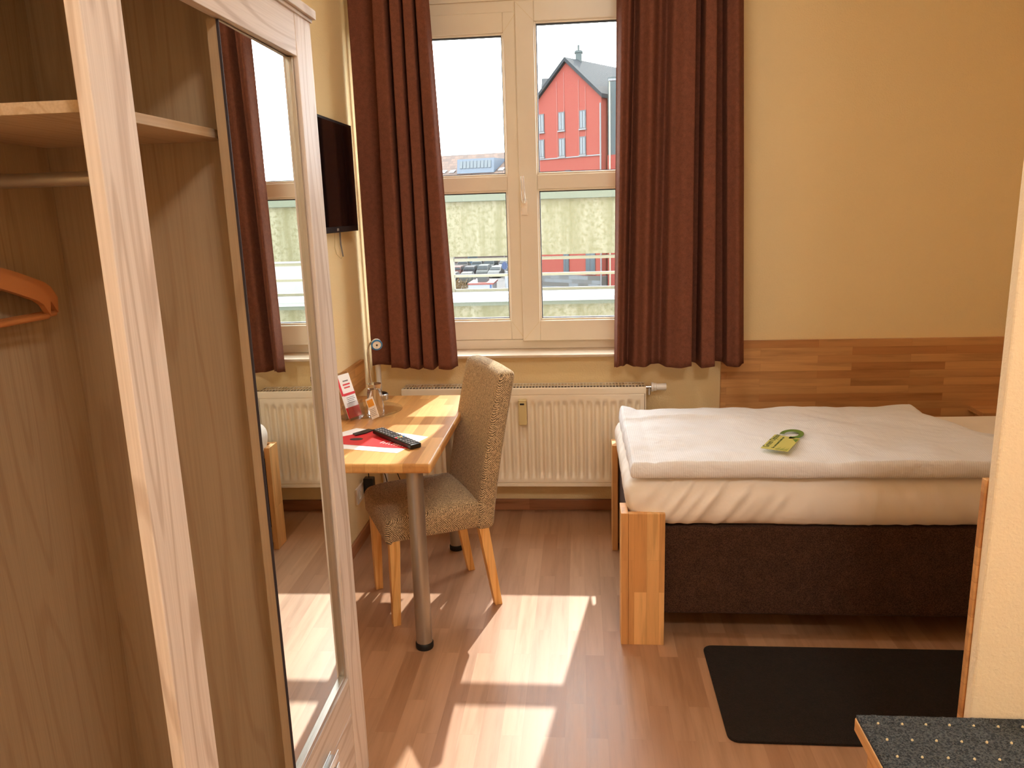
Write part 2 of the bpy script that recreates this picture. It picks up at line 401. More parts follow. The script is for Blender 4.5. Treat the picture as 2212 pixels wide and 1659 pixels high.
# ------------------------------------------------------------------ room shell
XL, XR, YW, YB, ZC = -1.11, 2.35, 4.017, -1.6, 3.0
YP = 1.57                                   # near face of the wall stub on the right
XE = 0.826                                  # its free end
WX0, WX1, WZ0, WZ1 = -1.065, 0.50, 0.857, 2.70     # window opening
WY = 4.12                                   # inner face of the window frame
struct('floor', MB().box(XL, XR, YB, YW + 0.25, -0.1, 0), M['floor'])
struct('ceiling', MB().box(XL - 0.2, XR + 0.2, YB - 0.2, YW + 0.25, ZC, ZC + 0.15), M['ceiling'])
struct('wall_left', MB().box(XL - 0.15, XL, YB, YW + 0.25, -0.1, ZC), M['wall'])
struct('wall_right', MB().box(XR, XR + 0.15, YB, YW + 0.25, -0.1, ZC), M['wall'])
struct('wall_back', MB().box(XL - 0.15, XR + 0.15, YB - 0.15, YB, -0.1, ZC), M['wall_cream'])
w = MB()
w.box(XL, WX0, YW, YW + 0.25, 0, ZC); w.box(WX1, XR, YW, YW + 0.25, 0, ZC)
w.box(WX0, WX1, YW, YW + 0.25, 0, WZ0); w.box(WX0, WX1, YW, YW + 0.25, WZ1, ZC)
struct('wall_window', w, M['wall'])
struct('wall_partition', MB().box(XE, XR, YP, YP + 0.03, 0, ZC), M['wall_cream'], bevel=0.006, seg=3)
struct('trim_1', MB().box(XE - 0.004, XR, YP + 0.031, YP + 0.046, 0, 1.03), M['panel'], bevel=0.001)
struct('baseboard_window', MB().box(XL, XR, YW - 0.014, YW, 0, 0.062), M['skirt'], bevel=0.003)
struct('baseboard_left', MB().box(XL, XL + 0.014, 1.99, YW - 0.014, 0, 0.062), M['skirt_y'], bevel=0.003)

# window
win = empty('window_1', (-0.29, WY, 0.9), kind='structure', label='white plastic two-leaf window between the brown curtains')
def rect_frame(x0, x1, z0, z1, l, r, b, t, y0, y1):
    m = MB(); m.box(x0, x0 + l, y0, y1, z0, z1); m.box(x1 - r, x1, y0, y1, z0, z1)
    m.box(x0 + l, x1 - r, y0, y1, z0, z0 + b); m.box(x0 + l, x1 - r, y0, y1, z1 - t, z1); return m
fr = rect_frame(WX0, WX1, 0.8735, WZ1, 0.03, 0.03, 0.05, 0.175, WY, WY + 0.07)
fr.box(-0.37, -0.25, WY + 0.01, WY + 0.07, 0.9, 2.6)
fr.box(WX0, WX1, WY - 0.012, WY, 2.60, WZ1)
fr.build('window_frame', M['pvc'], win, bevel=0.003)
boxo('window_sill', (WX0 + 0.001, WX1 - 0.001, YW - 0.083, YW + 0.2, 0.858, 0.873), M['sill'], win, 0.004)
def sash(x0, x1, z0, z1, l, r, b, t, y0, handle):
    m = rect_frame(x0, x1, z0, z1, l, r, b, t, y0, y0 + 0.062)
    m.box(x0 + l, x1 - r, y0 + 0.004, y0 + 0.058, 1.700, 1.772)
    # glazing beads
    gx0, gx1, gz0, gz1 = x0 + l, x1 - r, z0 + b, z1 - t
    s = m.build('sash', M['pvc'], win, bevel=0.004)
    for (a, c) in ((gz0, 1.700), (1.772, gz1)):
        bd = rect_frame(gx0 - 0.001, gx1 + 0.001, a - 0.001, c + 0.001, 0.010, 0.010, 0.012, 0.010, y0 + 0.012, y0 + 0.05)
        bd.build('glazing_bead', M['pvc'], s, bevel=0.002)
        sl = rect_frame(gx0 + 0.009, gx1 - 0.009, a + 0.011, c - 0.009, 0.004, 0.004, 0.004, 0.005, y0 + 0.02, y0 + 0.045)
        sl.build('glazing_seal', M['seal'], s)
        boxo('pane', (gx0 + 0.012, gx1 - 0.012, y0 + 0.03, y0 + 0.034, a + 0.013, c - 0.013), M['glass'], s)
    # mitre lines of the welded corners
    g = MB()
    for (ax_, az_, bx_, bz_) in ((x0, z0, gx0, gz0), (x0, z1, gx0, gz1), (x1, z0, gx1, gz0), (x1, z1, gx1, gz1)):
        a = Vector((ax_, y0 - 0.0004, az_)); b_ = Vector((bx_, y0 - 0.0004, bz_)); d = (b_ - a).normalized(); a = a + d * 0.006; b_ = b_ - d * 0.006
        nrm = Vector((d.z, 0, -d.x)) * 0.0006
        g.prism([a - nrm, a + nrm, b_ + nrm, b_ - nrm], (0, 0.001, 0))
    g.build('mitre_joint', M['metertan'], s)
    if handle:
        h = MB(); h.tube([(-0.287, y0 - 0.002, 1.60), (-0.287, y0 - 0.012, 1.60)], 0.016, 16)
        h.box(-0.302, -0.272, y0 - 0.008, y0, 1.575, 1.655)
        h.tube([(-0.287, y0 - 0.008, 1.64), (-0.287, y0 - 0.04, 1.64), (-0.288, y0 - 0.052, 1.655), (-0.290, y0 - 0.052, 1.70), (-0.291, y0 - 0.05, 1.765)], [0.009, 0.009, 0.0105, 0.0105, 0.008], 12)
        h.build('handle', M['handle'], s, smooth=True)
    return s
sash(-1.04, -0.303, 0.925, 2.55, 0.072, 0.072, 0.102, 0.095, WY - 0.004, False)
sash(-0.312, 0.475, 0.920, 2.59, 0.092, 0.085, 0.108, 0.095, WY - 0.03, True)

# heating pipe in the corner
tag(MB().tube([(-1.072, 3.955, 0.06), (-1.072, 3.955, 2.7)], 0.014, 14).build('heating_pipe', M['white'], smooth=True),
    'white vertical heating pipe in the left corner behind the curtain', 'pipe')

# ------------------------------------------------------------------ curtains
def curtain(name, cols, z0f, ztop, thick, label):
    """cols: (x_top, x_bottom, depth) control columns; interpolated smoothly"""
    def interp(u, key):
        n = len(cols) - 1; s = u * n; i = min(int(s), n - 1); f = s - i
        a, b = cols[i][key], cols[i + 1][key]
        if key == 2:
            f = f * f * (3 - 2 * f)
        return a + (b - a) * f
    def fn(u, v):
        z = ztop + (z0f(u) - ztop) * v
        x = (interp(u, 0) * (1 - v) + interp(u, 1) * v) * 0.996
        k = 1.25 + 0.25 * v
        d = interp(u, 2) * k + 0.006 * nz(u * 7, v * 3, 2) * (0.3 + v)
        return Vector((x, 3.883 - d, z))
    o = MB().grid(fn, len(cols) * 8, 60).build(name, M['curtain'], smooth='all', solid=thick)
    return tag(o, label, 'curtain')
RC = [(0.175, 0.160, 0.0), (0.205, 0.172, 0.05), (0.235, 0.196, 0.03), (0.262, 0.225, -0.03), (0.290, 0.262, 0.02), (0.335, 0.305, 0.055), (0.375, 0.345, 0.01), (0.405, 0.385, -0.015), (0.435, 0.42, 0.03),
      (0.480, 0.485, 0.06), (0.518, 0.528, 0.055), (0.530, 0.542, -0.03), (0.556, 0.570, -0.03), (0.566, 0.582, 0.055), (0.605, 0.640, 0.055), (0.616, 0.655, -0.03), (0.646, 0.700, -0.028), (0.658, 0.712, 0.03), (0.695, 0.755, 0.055), (0.728, 0.792, 0.015)]
curtain('curtain', RC, lambda u: 0.826 + 0.006 * math.sin(u * 26) - (0.012 * max(0, 1 - u * 14)), 2.78, 0.004, 'brown curtain with loose pleats hanging right of the window')
LC = [(-1.085, -1.085, 0.0), (-1.02, -1.03, -0.01), (-0.955, -0.972, -0.03), (-0.947, -0.968, 0.045), (-0.90, -0.90, 0.05), (-0.878, -0.874, -0.03),
      (-0.868, -0.868, 0.05), (-0.83, -0.83, 0.045), (-0.813, -0.805, -0.03), (-0.806, -0.80, 0.05), (-0.77, -0.755, 0.05), (-0.758, -0.735, -0.03),
      (-0.748, -0.722, 0.05), (-0.715, -0.66, 0.055), (-0.70, -0.632, 0.02)]
curtain('curtain', LC, lambda u: 0.838 - 0.006 * min(1, u * 2.2) + 0.005 * math.sin(u * 33), 2.78, 0.004, 'brown tightly pleated curtain hanging left of the window')
rl = empty('curtain_rail', (0, 3.9, 2.8), label='white curtain rail fixed to the ceiling above both curtains', cat='curtain rail')
MB().box(-1.10, 0.95, 3.855, 3.915, 2.785, 2.805).build('rail', M['white'], rl, bevel=0.003)
for x in (-0.9, 0.75):
    MB().box(x - 0.015, x + 0.015, 3.87, 3.90, 2.805, ZC).build('bracket', M['white'], rl)

# ------------------------------------------------------------------ added fill lights shaped as ceiling lamps, out of view
def emit(name, col, st):
    t = NT(name); t.b.inputs['Base Color'].default_value = (0.9, 0.9, 0.9, 1)
    t.b.inputs['Emission Color'].default_value = (*col, 1); t.b.inputs['Emission Strength'].default_value = st; return t.m
def fill_lamp(x, y, r, st, label):
    root = empty('fill_lamp', (x, y, ZC), label=label, cat='lamp')
    MB().lathe([(r * 0.75, ZC - 0.001), (r * 0.75, ZC - 0.03), (r * 0.6, ZC - 0.032)], x, y, 40).build('mount', M['white'], root, smooth=True)
    MB().lathe([(r, ZC - 0.034), (r, ZC - 0.05), (r * 0.93, ZC - 0.09), (r * 0.7, ZC - 0.125), (r * 0.35, ZC - 0.142), (0, ZC - 0.146)], x, y, 40).build('lamp_shade', emit('fill_lamp_glass', (1.0, 0.97, 0.90), st), root, smooth=True)
fill_lamp(0.05, 2.30, 0.26, FILL_ROOM, 'round opal glass ceiling lamp added as unseen fill in the room')
fill_lamp(0.66, -0.35, 0.22, FILL_HALL, 'round opal glass ceiling lamp added as unseen fill in the hallway')

# ------------------------------------------------------------------ radiator
RX0, RX1, RZ0, RZ1, RY = -0.935, 0.317, 0.19, 0.711, 3.872
rad = empty('radiator', (-0.3, 3.94, 0), label='white ribbed panel radiator below the window', cat='radiator')
def ribs(u, v):
    x = RX0 + 0.008 + (RX1 - RX0 - 0.016) * u; z = RZ0 + 0.01 + (RZ1 - 0.04 - RZ0) * v
    pitch = 0.0413; ph = ((x + 0.94) / pitch) % 1.0
    prof = max(0, min(1, 1.9 * (0.5 - abs(ph - 0.5)) * 2 - 0.35))
    env = max(0, min(1, (z - RZ0 - 0.035) / 0.035)) * max(0, min(1, (RZ1 - 0.065 - z) / 0.03))
    if x < RX0 + 0.03 or x > RX1 - 0.03: env = 0
    return Vector((x, RY - 0.001 + 0.018 * prof * env, z))
MB().grid(ribs, 520, 44).build('front_panel', M['radiator'], rad, smooth='all', solid=0.0015)
c = MB()
c.box(RX0, RX1, RY - 0.004, RY + 0.006, RZ0 - 0.005, RZ0 + 0.012); c.box(RX0, RX1, RY - 0.005, RY + 0.004, RZ1 - 0.032, RZ1)
c.box(RX0, RX0 + 0.006, RY - 0.003, RY + 0.12, RZ0, RZ1); c.box(RX1 - 0.006, RX1, RY - 0.003, RY + 0.12, RZ0, RZ1)
c.box(RX0, RX1, RY + 0.107, RY + 0.112, RZ0, RZ1 - 0.01)
c.build('side_cover', M['radiator'], rad, bevel=0.0015)
g = MB()
n = 76
g.box(RX0, RX1, RY - 0.003, RY + 0.012, RZ1 - 0.003, RZ1 + 0.002); g.box(RX0, RX1, RY + 0.108, RY + 0.12, RZ1 - 0.003, RZ1 + 0.002)
g.box(RX0, RX1, RY + 0.058, RY + 0.064, RZ1 - 0.003, RZ1 + 0.002)
for i in range(n + 1):
    x = RX0 + (RX1 - RX0 - 0.006) * i / n
    g.box(x, x + 0.0045, RY + 0.012, RY + 0.108, RZ1 - 0.003, RZ1 + 0.0015)
g.build('top_grille', M['radiator'], rad)
boxo('heating_core', (RX0 + 0.01, RX1 - 0.01, RY + 0.021, RY + 0.104, RZ0 + 0.02, RZ1 - 0.012), M['radiator_shade'], rad)  # dark fill below the grille, painted as slot shade
v = MB().tube([(RX1, 3.93, 0.700), (RX1 + 0.045, 3.93, 0.700)], 0.009, 12)
v.tube([(RX1 + 0.02, 3.93, 0.700), (RX1 + 0.02, 3.93, 0.66)], 0.008, 12)
v.build('valve', M['chrome'], rad, smooth=True)
MB().tube([(RX1 + 0.03, 3.93, 0.700), (RX1 + 0.04, 3.93, 0.700), (RX1 + 0.042, 3.93, 0.700), (RX1 + 0.055, 3.93, 0.700), (RX1 + 0.057, 3.93, 0.700), (RX1 + 0.105, 3.93, 0.700)], [0.024, 0.024, 0.020, 0.020, 0.017, 0.018], 18).build('thermostat_knob', M['white'], rad, smooth=True)
mt = MB().box(-0.328, -0.287, RY - 0.032, RY - 0.002, 0.525, 0.658).build('heat_meter', M['metertan'], rad, bevel=0.004, label='beige heat cost meter clipped to the ribs')
boxo('display', (-0.320, -0.298, RY - 0.0335, RY - 0.031, 0.632, 0.641), M['meterlcd'], mt)
for x in (RX0 + 0.15, RX1 - 0.15):
    boxo('wall_bracket', (x, x + 0.02, RY + 0.112, YW, 0.25, 0.65), M['radiator'], rad)

# ------------------------------------------------------------------ wood wall panel and shelf behind the bed
tag(MB().box(0.706, 2.34, YW - 0.022, YW, 0.30, 0.918).build('wall_panel', M['panel'], bevel=0.0015),
    'low beech wood wall panel of horizontal staves behind the bed', 'wall panel')
ns = empty('wall_shelf', (2.1, 3.95, 0.53), label='small reddish wood shelf on the wood panel at bed head', cat='shelf')
boxo('board', (1.93, 2.30, 3.845, YW - 0.022, 0.548, 0.572), M['panel'], ns, 0.001)
boxo('bracket', (1.955, 1.975, 3.88, YW - 0.022, 0.508, 0.548), M['panel'], ns)
boxo('bracket', (2.20, 2.22, 3.88, YW - 0.022, 0.508, 0.548), M['panel'], ns)

# ------------------------------------------------------------------ bed
bed = empty('bed', (1.15, 3.13, 0), label='single bed with brown box base and chunky wooden foot posts', cat='bed')
MB().box(0.166, 2.16, 2.712, 3.565, 0.105, 0.452).build('box_base', M['boxspring'], bed, bevel=0.012, seg=3)
def post(y0, sgn):
    ya, yb = (y0, y0 + 0.108) if sgn > 0 else (y0 - 0.108, y0)
    p = MB(); p.box(0.132, 0.1585, ya, yb, 0, 0.522)
    f0, f1 = (ya, ya + 0.024) if sgn > 0 else (yb - 0.024, yb)
    p.box(0.1592, 0.290, f0, f1, 0, 0.521)
    return p.build('leg', M['post'], bed, bevel=0.0015)
post(2.668, 1); post(3.603, -1)
hp = MB().box(2.162, 2.19, 2.668, 3.603, 0, 0.80); hp.build('headboard', M['post'], bed, bevel=0.002)
for (x, y) in ((0.55, 3.0), (0.55, 3.38), (1.85, 3.0), (1.85, 3.38)):
    MB().tube([(x, y, 0), (x, y, 0.106)], 0.03, 16).build('foot', M['rubber'], bed, smooth=True)
def mat_disp(p, nrm):
    x, y, z = p
    t = max(0, min(1, (0.655 - z) / 0.2))
    if nrm.y < -0.5:                                  # side of the fitted sheet towards the camera
        amp = 0.016 * math.exp(-((x - 0.40) / 0.2) ** 2) + 0.005 + 0.008 * math.exp(-((x - 1.35) / 0.2) ** 2)
        d = amp * nz((x + (0.655 - z) * (0.7 if x < 0.8 else -0.5)) * 34, z * 3, 1.3)
        d += 0.004 * math.exp(-((x - 0.695 - (0.6 - z) * 0.02) / 0.006) ** 2) + 0.004 * math.exp(-((x - 1.02 + (0.6 - z) * 0.05) / 0.006) ** 2)
        bulge = 0.016 * math.sin(PI * min(1, max(0, (z - 0.46) / 0.2)))
        y -= d + bulge
        if z < 0.475 and x > 0.32: z += 0.012 * nz(x * 3, 0.4, 2) - 0.006
    if nrm.x < -0.5:
        x -= 0.014 * math.sin(PI * min(1, max(0, (z - 0.50) / 0.16))) + 0.006 * nz(y * 24, z * 4, 5)
    if nrm.z > 0.5: z += 0.004 * nz(x * 4, y * 5, 3)
    return Vector((x, y, z))
tag(rounded_box(0.162, 2.155, 2.700, 3.575, 0.455, 0.643, 0.055, 0.012, mat_disp).build('mattress', M['sheet'], smooth='all'),
    'thick mattress in a white fitted sheet on the bed base', 'mattress')
# folded duvet
def duvet():
    X0, Y0, Y1 = 0.178, 2.672, 3.40
    ZB = 0.650
    nu, nv, nr = 150, 70, 6
    def xr(y): return 1.63 - 0.24 * max(0, min(1, (y - 2.72) / 0.55))
    def top(x, y):
        base = 0.712 + 0.018 * max(0, min(1, (y - 2.7) / 0.5))
        base += 0.011 * nz(x * 4, y * 6, 4) + 0.008 * nz(x * 9 + y * 7, y * 9, 7) + 0.003 * abs(nz(x * 14 + y * 20, y * 9 - x * 6, 9))
        base += 0.009 * math.exp(-((y - 3.17 - 0.05 * math.sin(x * 4)) / 0.012) ** 2) * (1 if x < 0.65 else 0.2)
        base -= 0.004 * math.exp(-((x - 0.24 - (3.2 - y) * 0.02) / 0.012) ** 2)
        e = xr(y)                                   # the upper fold stops here, the lower one runs on
        k = max(0, min(1, (x - e) / 0.05)); k = k * k * (3 - 2 * k)
        base -= 0.030 * k
        base += 0.014 * math.exp(-((x - X0) / 0.06) ** 2 - ((y - Y1) / 0.08) ** 2)
        return base
    def xend(y): return 2.05 if y < 2.92 else 2.05 - (2.05 - 1.45) * min(1, (y - 2.92) / 0.10)
    mb = MB()
    def P(u, v, side):
        y = Y0 + (Y1 - Y0) * v
        xe = 2.05 - (2.05 - xr(y) - 0.055) * (1 / (1 + math.exp(-(y - 2.93) / 0.02)))
        xs = X0 - 0.012 * (1 - v) + 0.006 * nz(v * 9, 1, 1) - 0.02 * v
        x = xs + (xe - xs) * u
        edge = min(u * (xe - xs), (1 - u) * (xe - xs), v * (Y1 - Y0), (1 - v) * (Y1 - Y0))
        r = 0.015
        k = 1 if edge > r else math.sqrt(max(0, 1 - (1 - edge / r) ** 2))
        zt = top(x, y); zm = ZB + 0.55 * (zt - ZB) * 0.6
        if v < 0.05: zm -= 0.0
        return Vector((x, y + 0.010 * nz(x * 6, 0, 3) * (1 - v) + 0.008 * nz(x * 5, 2, 3) * v, (zm + (zt - zm) * k) if side else max(ZB + 0.002 * 0, zm + (ZB - zm) * k)))
    us = sorted(set([i / nu for i in range(nu + 1)] + [0.0015, 0.004, 0.008, 0.012, 0.985, 0.992, 0.997]))
    vs_ = sorted(set([j / nv for j in range(nv + 1)] + [0.003, 0.007, 0.02, 0.028, 0.98, 0.993, 0.997]))
    NU, NV = len(us), len(vs_)
    for side in (1, 0):
        o = len(mb.v)
        for v in vs_:
            for u in us: mb.v.append(tuple(P(u, v, side)))
        for j in range(NV - 1):
            for i in range(NU - 1):
                q = (o + j * NU + i, o + j * NU + i + 1, o + (j + 1) * NU + i + 1, o + (j + 1) * NU + i)
                mb.f.append(q if side else q[::-1]); mb.m.append(0)
    return mb
dv = duvet().build('duvet', M['linen'], smooth='all')
bm = bmesh.new(); bm.from_mesh(dv.data); bmesh.ops.remove_doubles(bm, verts=bm.verts, dist=0.0004); bmesh.ops.recalc_face_normals(bm, faces=bm.faces); bm.to_mesh(dv.data); bm.free()
tag(dv, 'folded white striped duvet lying along the bed', 'duvet')

# door hanger card on the duvet
CZ = 0.7275
card = empty('door_hanger_card', (0.72, 2.86, CZ), label='yellow green door hanger card reading Green Option on the duvet', cat='card')
cp = [on_z(px, py, CZ + 0.006) for (px, py) in ((1643, 968), (1702, 976), (1722, 938), (1664, 933))]
o0 = cp[0]; ex = (cp[1] - cp[0]); ey = (cp[3] - cp[0])
LX, LY = ex.length, ey.length
cm = frame_m(o0, ex, ey)
def card_outline(n=14):
    pts = [(0.004, 0), (LX - 0.003, 0), (LX, 0.004), (LX, LY * 0.98)]
    return pts
k = MB()
def q(x, y, z=0): return cm @ Vector((x, y, z))
k.prism([q(0, 0), q(LX, 0), q(LX, LY * 0.80), q(0, LY * 0.86)], tuple((cm.to_3x3() @ Vector((0, 0, 0.0012)))))
k.build('card_body', M['green1'], card)
k = MB()
# hook: an open ring at the far end
pts_o, pts_i = [], []
for i in range(25):
    a = PI * 1.0 - i / 24 * PI * 1.55 + 0.25
    cxx, cyy = LX * 0.56, LY * 1.02
    pts_o.append(q(cxx + LX * 0.44 * math.cos(a), cyy + LY * 0.30 * math.sin(a)))
    pts_i.append(q(cxx + LX * 0.27 * math.cos(a), cyy + LY * 0.16 * math.sin(a)))
zz = cm.to_3x3() @ Vector((0, 0, 0.0012))
for i in range(24):
    k.prism([pts_o[i], pts_o[i + 1], pts_i[i + 1], pts_i[i]], zz)
k.build('hook', M['green2'], card, label='dark green hook')
text('lettering', 'Green Option', LY * 0.138, M['ink'], card, frame_m(q(LX * 0.22, LY * 0.08, 0.0016), cm.to_3x3() @ Vector((0, 1, 0)), cm.to_3x3() @ Vector((-1, 0, 0))))
text('small_lettering', 'The environment thanks you', LY * 0.06, M['ink'], card, frame_m(q(LX * 0.44, LY * 0.06, 0.0016), cm.to_3x3() @ Vector((0, 1, 0)), cm.to_3x3() @ Vector((-1, 0, 0))))
k = MB()
for i in range(9):
    a = q(LX * (0.5 + 0.05 * i), LY * 0.03, 0.0013)
    k.prism([a, q(LX * (0.53 + 0.05 * i), LY * 0.03, 0.0013), q(LX * (0.54 + 0.05 * i), LY * (0.10 + 0.05 * (i % 3)), 0.0013)], zz * 0.3)
k.build('leaf_print', M['green2'], card)
k = MB()
k.prism([q(LX * 0.75, LY * 0.72, 0.0013), q(LX * 0.97, LY * 0.55, 0.0013), q(LX * 0.98, LY * 0.74, 0.0013)], zz * 0.3)
k.build('leaf_print', M['green2'], card)

# ------------------------------------------------------------------ rug
def rugmesh():
    x0, x1, y0, y1, r = 0.43, 2.05, 2.125, 2.662, 0.035
    pts = []
    for (cx_, cy_, a0) in ((x1 - r, y1 - r, 0), (x0 + r, y1 - r, PI / 2), (x0 + r, y0 + r, PI), (x1 - r, y0 + r, 1.5 * PI)):
        pts += [(cx_ + r * math.cos(a0 + t * PI / 12), cy_ + r * math.sin(a0 + t * PI / 12), 0.0005) for t in range(7)]
    return MB().prism(pts, (0, 0, 0.008))
tag(rugmesh().build('rug', M['rug'], bevel=0.003), 'dark brown rectangular bedside rug with rounded corners on floor', 'rug')

# ------------------------------------------------------------------ luggage bench with carpet
bn = empty('luggage_bench', (1.0, 1.3, 0), label='luggage bench topped with grey dotted carpet against wall stub', cat='bench')
BX0, BX1, BY0, BY1 = 0.585, 1.45, 0.95, YP - 0.002
boxo('top_board', (BX0, BX1, BY0, BY1, 0.462, 0.494), M['panel_y'], bn, 0.003)
cc = MB()
nx, ny = 110, 80
def cf(u, v):
    x = BX0 + 0.002 + (BX1 - BX0 - 0.004) * u; y = BY0 + 0.002 + (BY1 - BY0 - 0.004) * v
    e = min(u, 1 - u, v, 1 - v)
    groove = 0.0015 * math.exp(-(((y - 1.535 + 10 * 0.0525) % 0.0525 - 0.0525 * (1 if (y - 1.535 + 10 * 0.0525) % 0.0525 > 0.026 else 0)) / 0.0022) ** 2)
    return Vector((x, y, 0.504 + 0.0022 * nz(x * 90, y * 90, 1) - groove - (0.003 if e < 0.002 else 0)))
cc.grid(cf, nx * 2, ny * 2)
cc.box(BX0 + 0.002, BX1 - 0.002, BY0 + 0.002, BY1 - 0.002, 0.4945, 0.5015)
crp = cc.build('carpet', M['carpet'], bn, smooth=False)
dots = MB()
j = 0
y = 1.535
while y > BY0 + 0.02:
    x = 0.622 + (0.0 if j % 2 == 0 else 0.0) + 0.0255 * (j % 2 == 1) * 0
    while x < BX1 - 0.02:
        dots.lathe([(0.0, 0.5), (0.0026, 0.502), (0.0028, 0.505), (0.0014, 0.5072), (0, 0.5076)], x + random.uniform(-.001, .001), y + random.uniform(-.001, .001), 7, False)
        x += 0.049
    y -= 0.0525; j += 1
tag(dots.build('carpet_dots', M['cream'], crp, smooth='all', label='rows of cream tufts'), kind='stuff')
for x in (BX0 + 0.03, BX1 - 0.06):
    boxo('side_panel', (x, x + 0.025, BY0 + 0.02, BY1 - 0.01, 0, 0.462), M['panel_y'], bn)
boxo('rear_rail', (BX0 + 0.055, BX1 - 0.06, BY1 - 0.03, BY1 - 0.01, 0.36, 0.462), M['panel'], bn)

# ------------------------------------------------------------------ wardrobe
FX = -0.645                                 # front plane
wd = empty('wardrobe', (-0.87, 1.5, 0), label='tall pale ash wardrobe with open compartment and mirror door', cat='wardrobe')
BX = -1.085                                 # inner face of the back panel
MX = -0.660                                 # face of the mirror door
PY = 1.575                                  # partition
boxo('front_post', (FX - 0.022, FX, 1.045, 1.146, 0, 2.06), M['ash'], wd, 0.0015)
boxo('front_post', (FX - 0.026, FX, 1.868, 1.975, 0, 2.06), M['ash'], wd, 0.0015)
boxo('fascia', (FX - 0.022, FX - 0.001, 1.1462, 1.8675, 1.960, 2.06), M['ash_h'], wd, 0.001)
cr = MB(); cr.box(-1.10, FX + 0.012, 1.03, 1.99, 2.0625, 2.084); cr.box(-1.10, FX + 0.004, 1.036, 1.983, 2.054, 2.0625)
cr.build('cornice', M['ash_h'], wd, bevel=0.002)
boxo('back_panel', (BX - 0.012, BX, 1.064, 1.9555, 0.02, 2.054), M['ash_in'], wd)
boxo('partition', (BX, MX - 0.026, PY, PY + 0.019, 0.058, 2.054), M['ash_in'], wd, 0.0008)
boxo('side_panel', (-1.105, FX - 0.027, 1.956, 1.975, 0, 2.054), M['ash'], wd)
boxo('back_stile', (-1.105, BX, 1.045, 1.0635, 0, 2.054), M['ash'], wd)
boxo('base_board', (BX, FX - 0.027, 1.047, 1.867, 0.04, 0.0575), M['ash_h'], wd)
boxo('plinth', (FX - 0.05, FX - 0.035, 1.147, 1.867, 0, 0.0395), M['ash_h'], wd)
boxo('shelf', (BX + 0.0005, -0.697, 1.094, PY - 0.0005, 1.752, 1.769), M['ash_shaded_h'], wd, 0.001)
MB().tube([(BX + 0.001, 1.335, 1.676), (-0.79, 1.335, 1.676)], 0.0125, 20).build('clothes_rail', M['steel'], wd, smooth=True)
for x_ in (BX + 0.012, -0.81):
    boxo('rail_bracket', (x_ - 0.008, x_ + 0.008, 1.329, 1.341, 1.688, 1.7515), M['steel'], wd)
# mirror door: hangs very slightly out of line with the carcass
TW = Matrix.Translation((MX, 1.67, 0)) @ Matrix.Rotation(0.0136, 4, 'Z') @ Matrix.Translation((-MX, -1.67, 0))
def mbx(name, d, m, par, bevel=0, label=None): return MB().box(*d, TW).build(name, m, par, bevel=bevel, label=label)
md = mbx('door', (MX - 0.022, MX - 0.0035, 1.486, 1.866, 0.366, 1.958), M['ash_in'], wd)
mbx('mirror', (MX - 0.0033, MX, 1.4885, 1.855, 0.376, 1.957), M['mirror'], md)
tr = MB(); tr.box(MX - 0.0033, MX + 0.009, 1.8552, 1.866, 0.366, 1.958, TW); tr.box(MX - 0.0033, MX + 0.009, 1.4885, 1.855, 0.366, 0.3757, TW)
tr.build('mirror_trim', M['steel'], md, bevel=0.001, label='dark metallic mirror edging')
mbx('mirror_edge', (MX - 0.0033, MX + 0.0015, 1.4855, 1.4883, 0.366, 1.957), M['seal'], md, label='black mirror edge')
for i, (z0, z1) in enumerate(((0.256, 0.362), (0.062, 0.253))):
    dr = MB().box(FX - 0.022, FX - 0.003, 1.488, 1.8665, z0, z1).build('drawer', M['ash_h'], wd, bevel=0.0012)
    zh = z0 + 0.006 if i == 0 else 0.226
    h = MB(); h.box(FX - 0.003, FX + 0.018, 1.60, 1.683, zh, zh + 0.004); h.box(FX + 0.015, FX + 0.0195, 1.60, 1.683, zh, zh + 0.020); h.box(FX - 0.003, FX - 0.001, 1.60, 1.683, zh, zh + 0.014)
    h.build('handle', M['alu'], dr, bevel=0.001)

# hangers
def hanger():
    root = empty('clothes_hanger', (0, 0, 0), cat='clothes hanger', group='wooden hangers on the wardrobe rail')
    # local: hangs in the plane x=0 along y; rail centre at origin
    top = []; L = 0.15
    for i in range(21):
        t = -1 + 2 * i / 20; a = abs(t)
        top.append((t * L, -0.145 - 0.052 * a ** 1.2 - (0.02 * max(0, (a - 0.85) / 0.15) ** 1.5)))
    pts = [(0, y, z) for y, z in top] + [(0, y * 0.97, z - 0.028 + 0.006 * abs(y / L)) for y, z in top[::-1]]
    b = MB(); q_ = [Vector((-0.006, p[1], p[2])) for p in pts]
    n_ = len(top)
    for i in range(n_ - 1):
        a0, a1 = top[i], top[i + 1]
        lo0 = (a0[0] * 0.97, a0[1] - 0.03); lo1 = (a1[0] * 0.97, a1[1] - 0.03)
        b.prism([(-0.006, a0[0], a0[1]), (-0.006, a1[0], a1[1]), (-0.006, lo1[0], lo1[1]), (-0.006, lo0[0], lo0[1])], (0.012, 0, 0))
    b.build('shoulder_bar', M['hanger'], root)
    MB().tube([(0, -L * 0.95, -0.248), (0, L * 0.95, -0.248)], 0.0055, 10).build('trouser_bar', M['hanger'], root, smooth=True)
    hk = [(0, 0, -0.15), (0, 0, -0.035)] + [(0, -0.0 + 0.0155 * math.sin(a), 0.0 - 0.0155 * math.cos(a) + 0.00) for a in [PI * 0.0 + k_ * PI * 1.35 / 12 for k_ in range(1, 13)]]
    MB().tube(hk, 0.0018, 8).build('hook', M['chrome'], root, smooth=True)
    return root
hz = hanger()
HL = ['wooden hanger on the wardrobe rail, hanging closest to the back panel', 'middle wooden hanger squeezed between two others on the wardrobe rail',
      'front wooden hanger on the wardrobe rail, its tip ending furthest left']
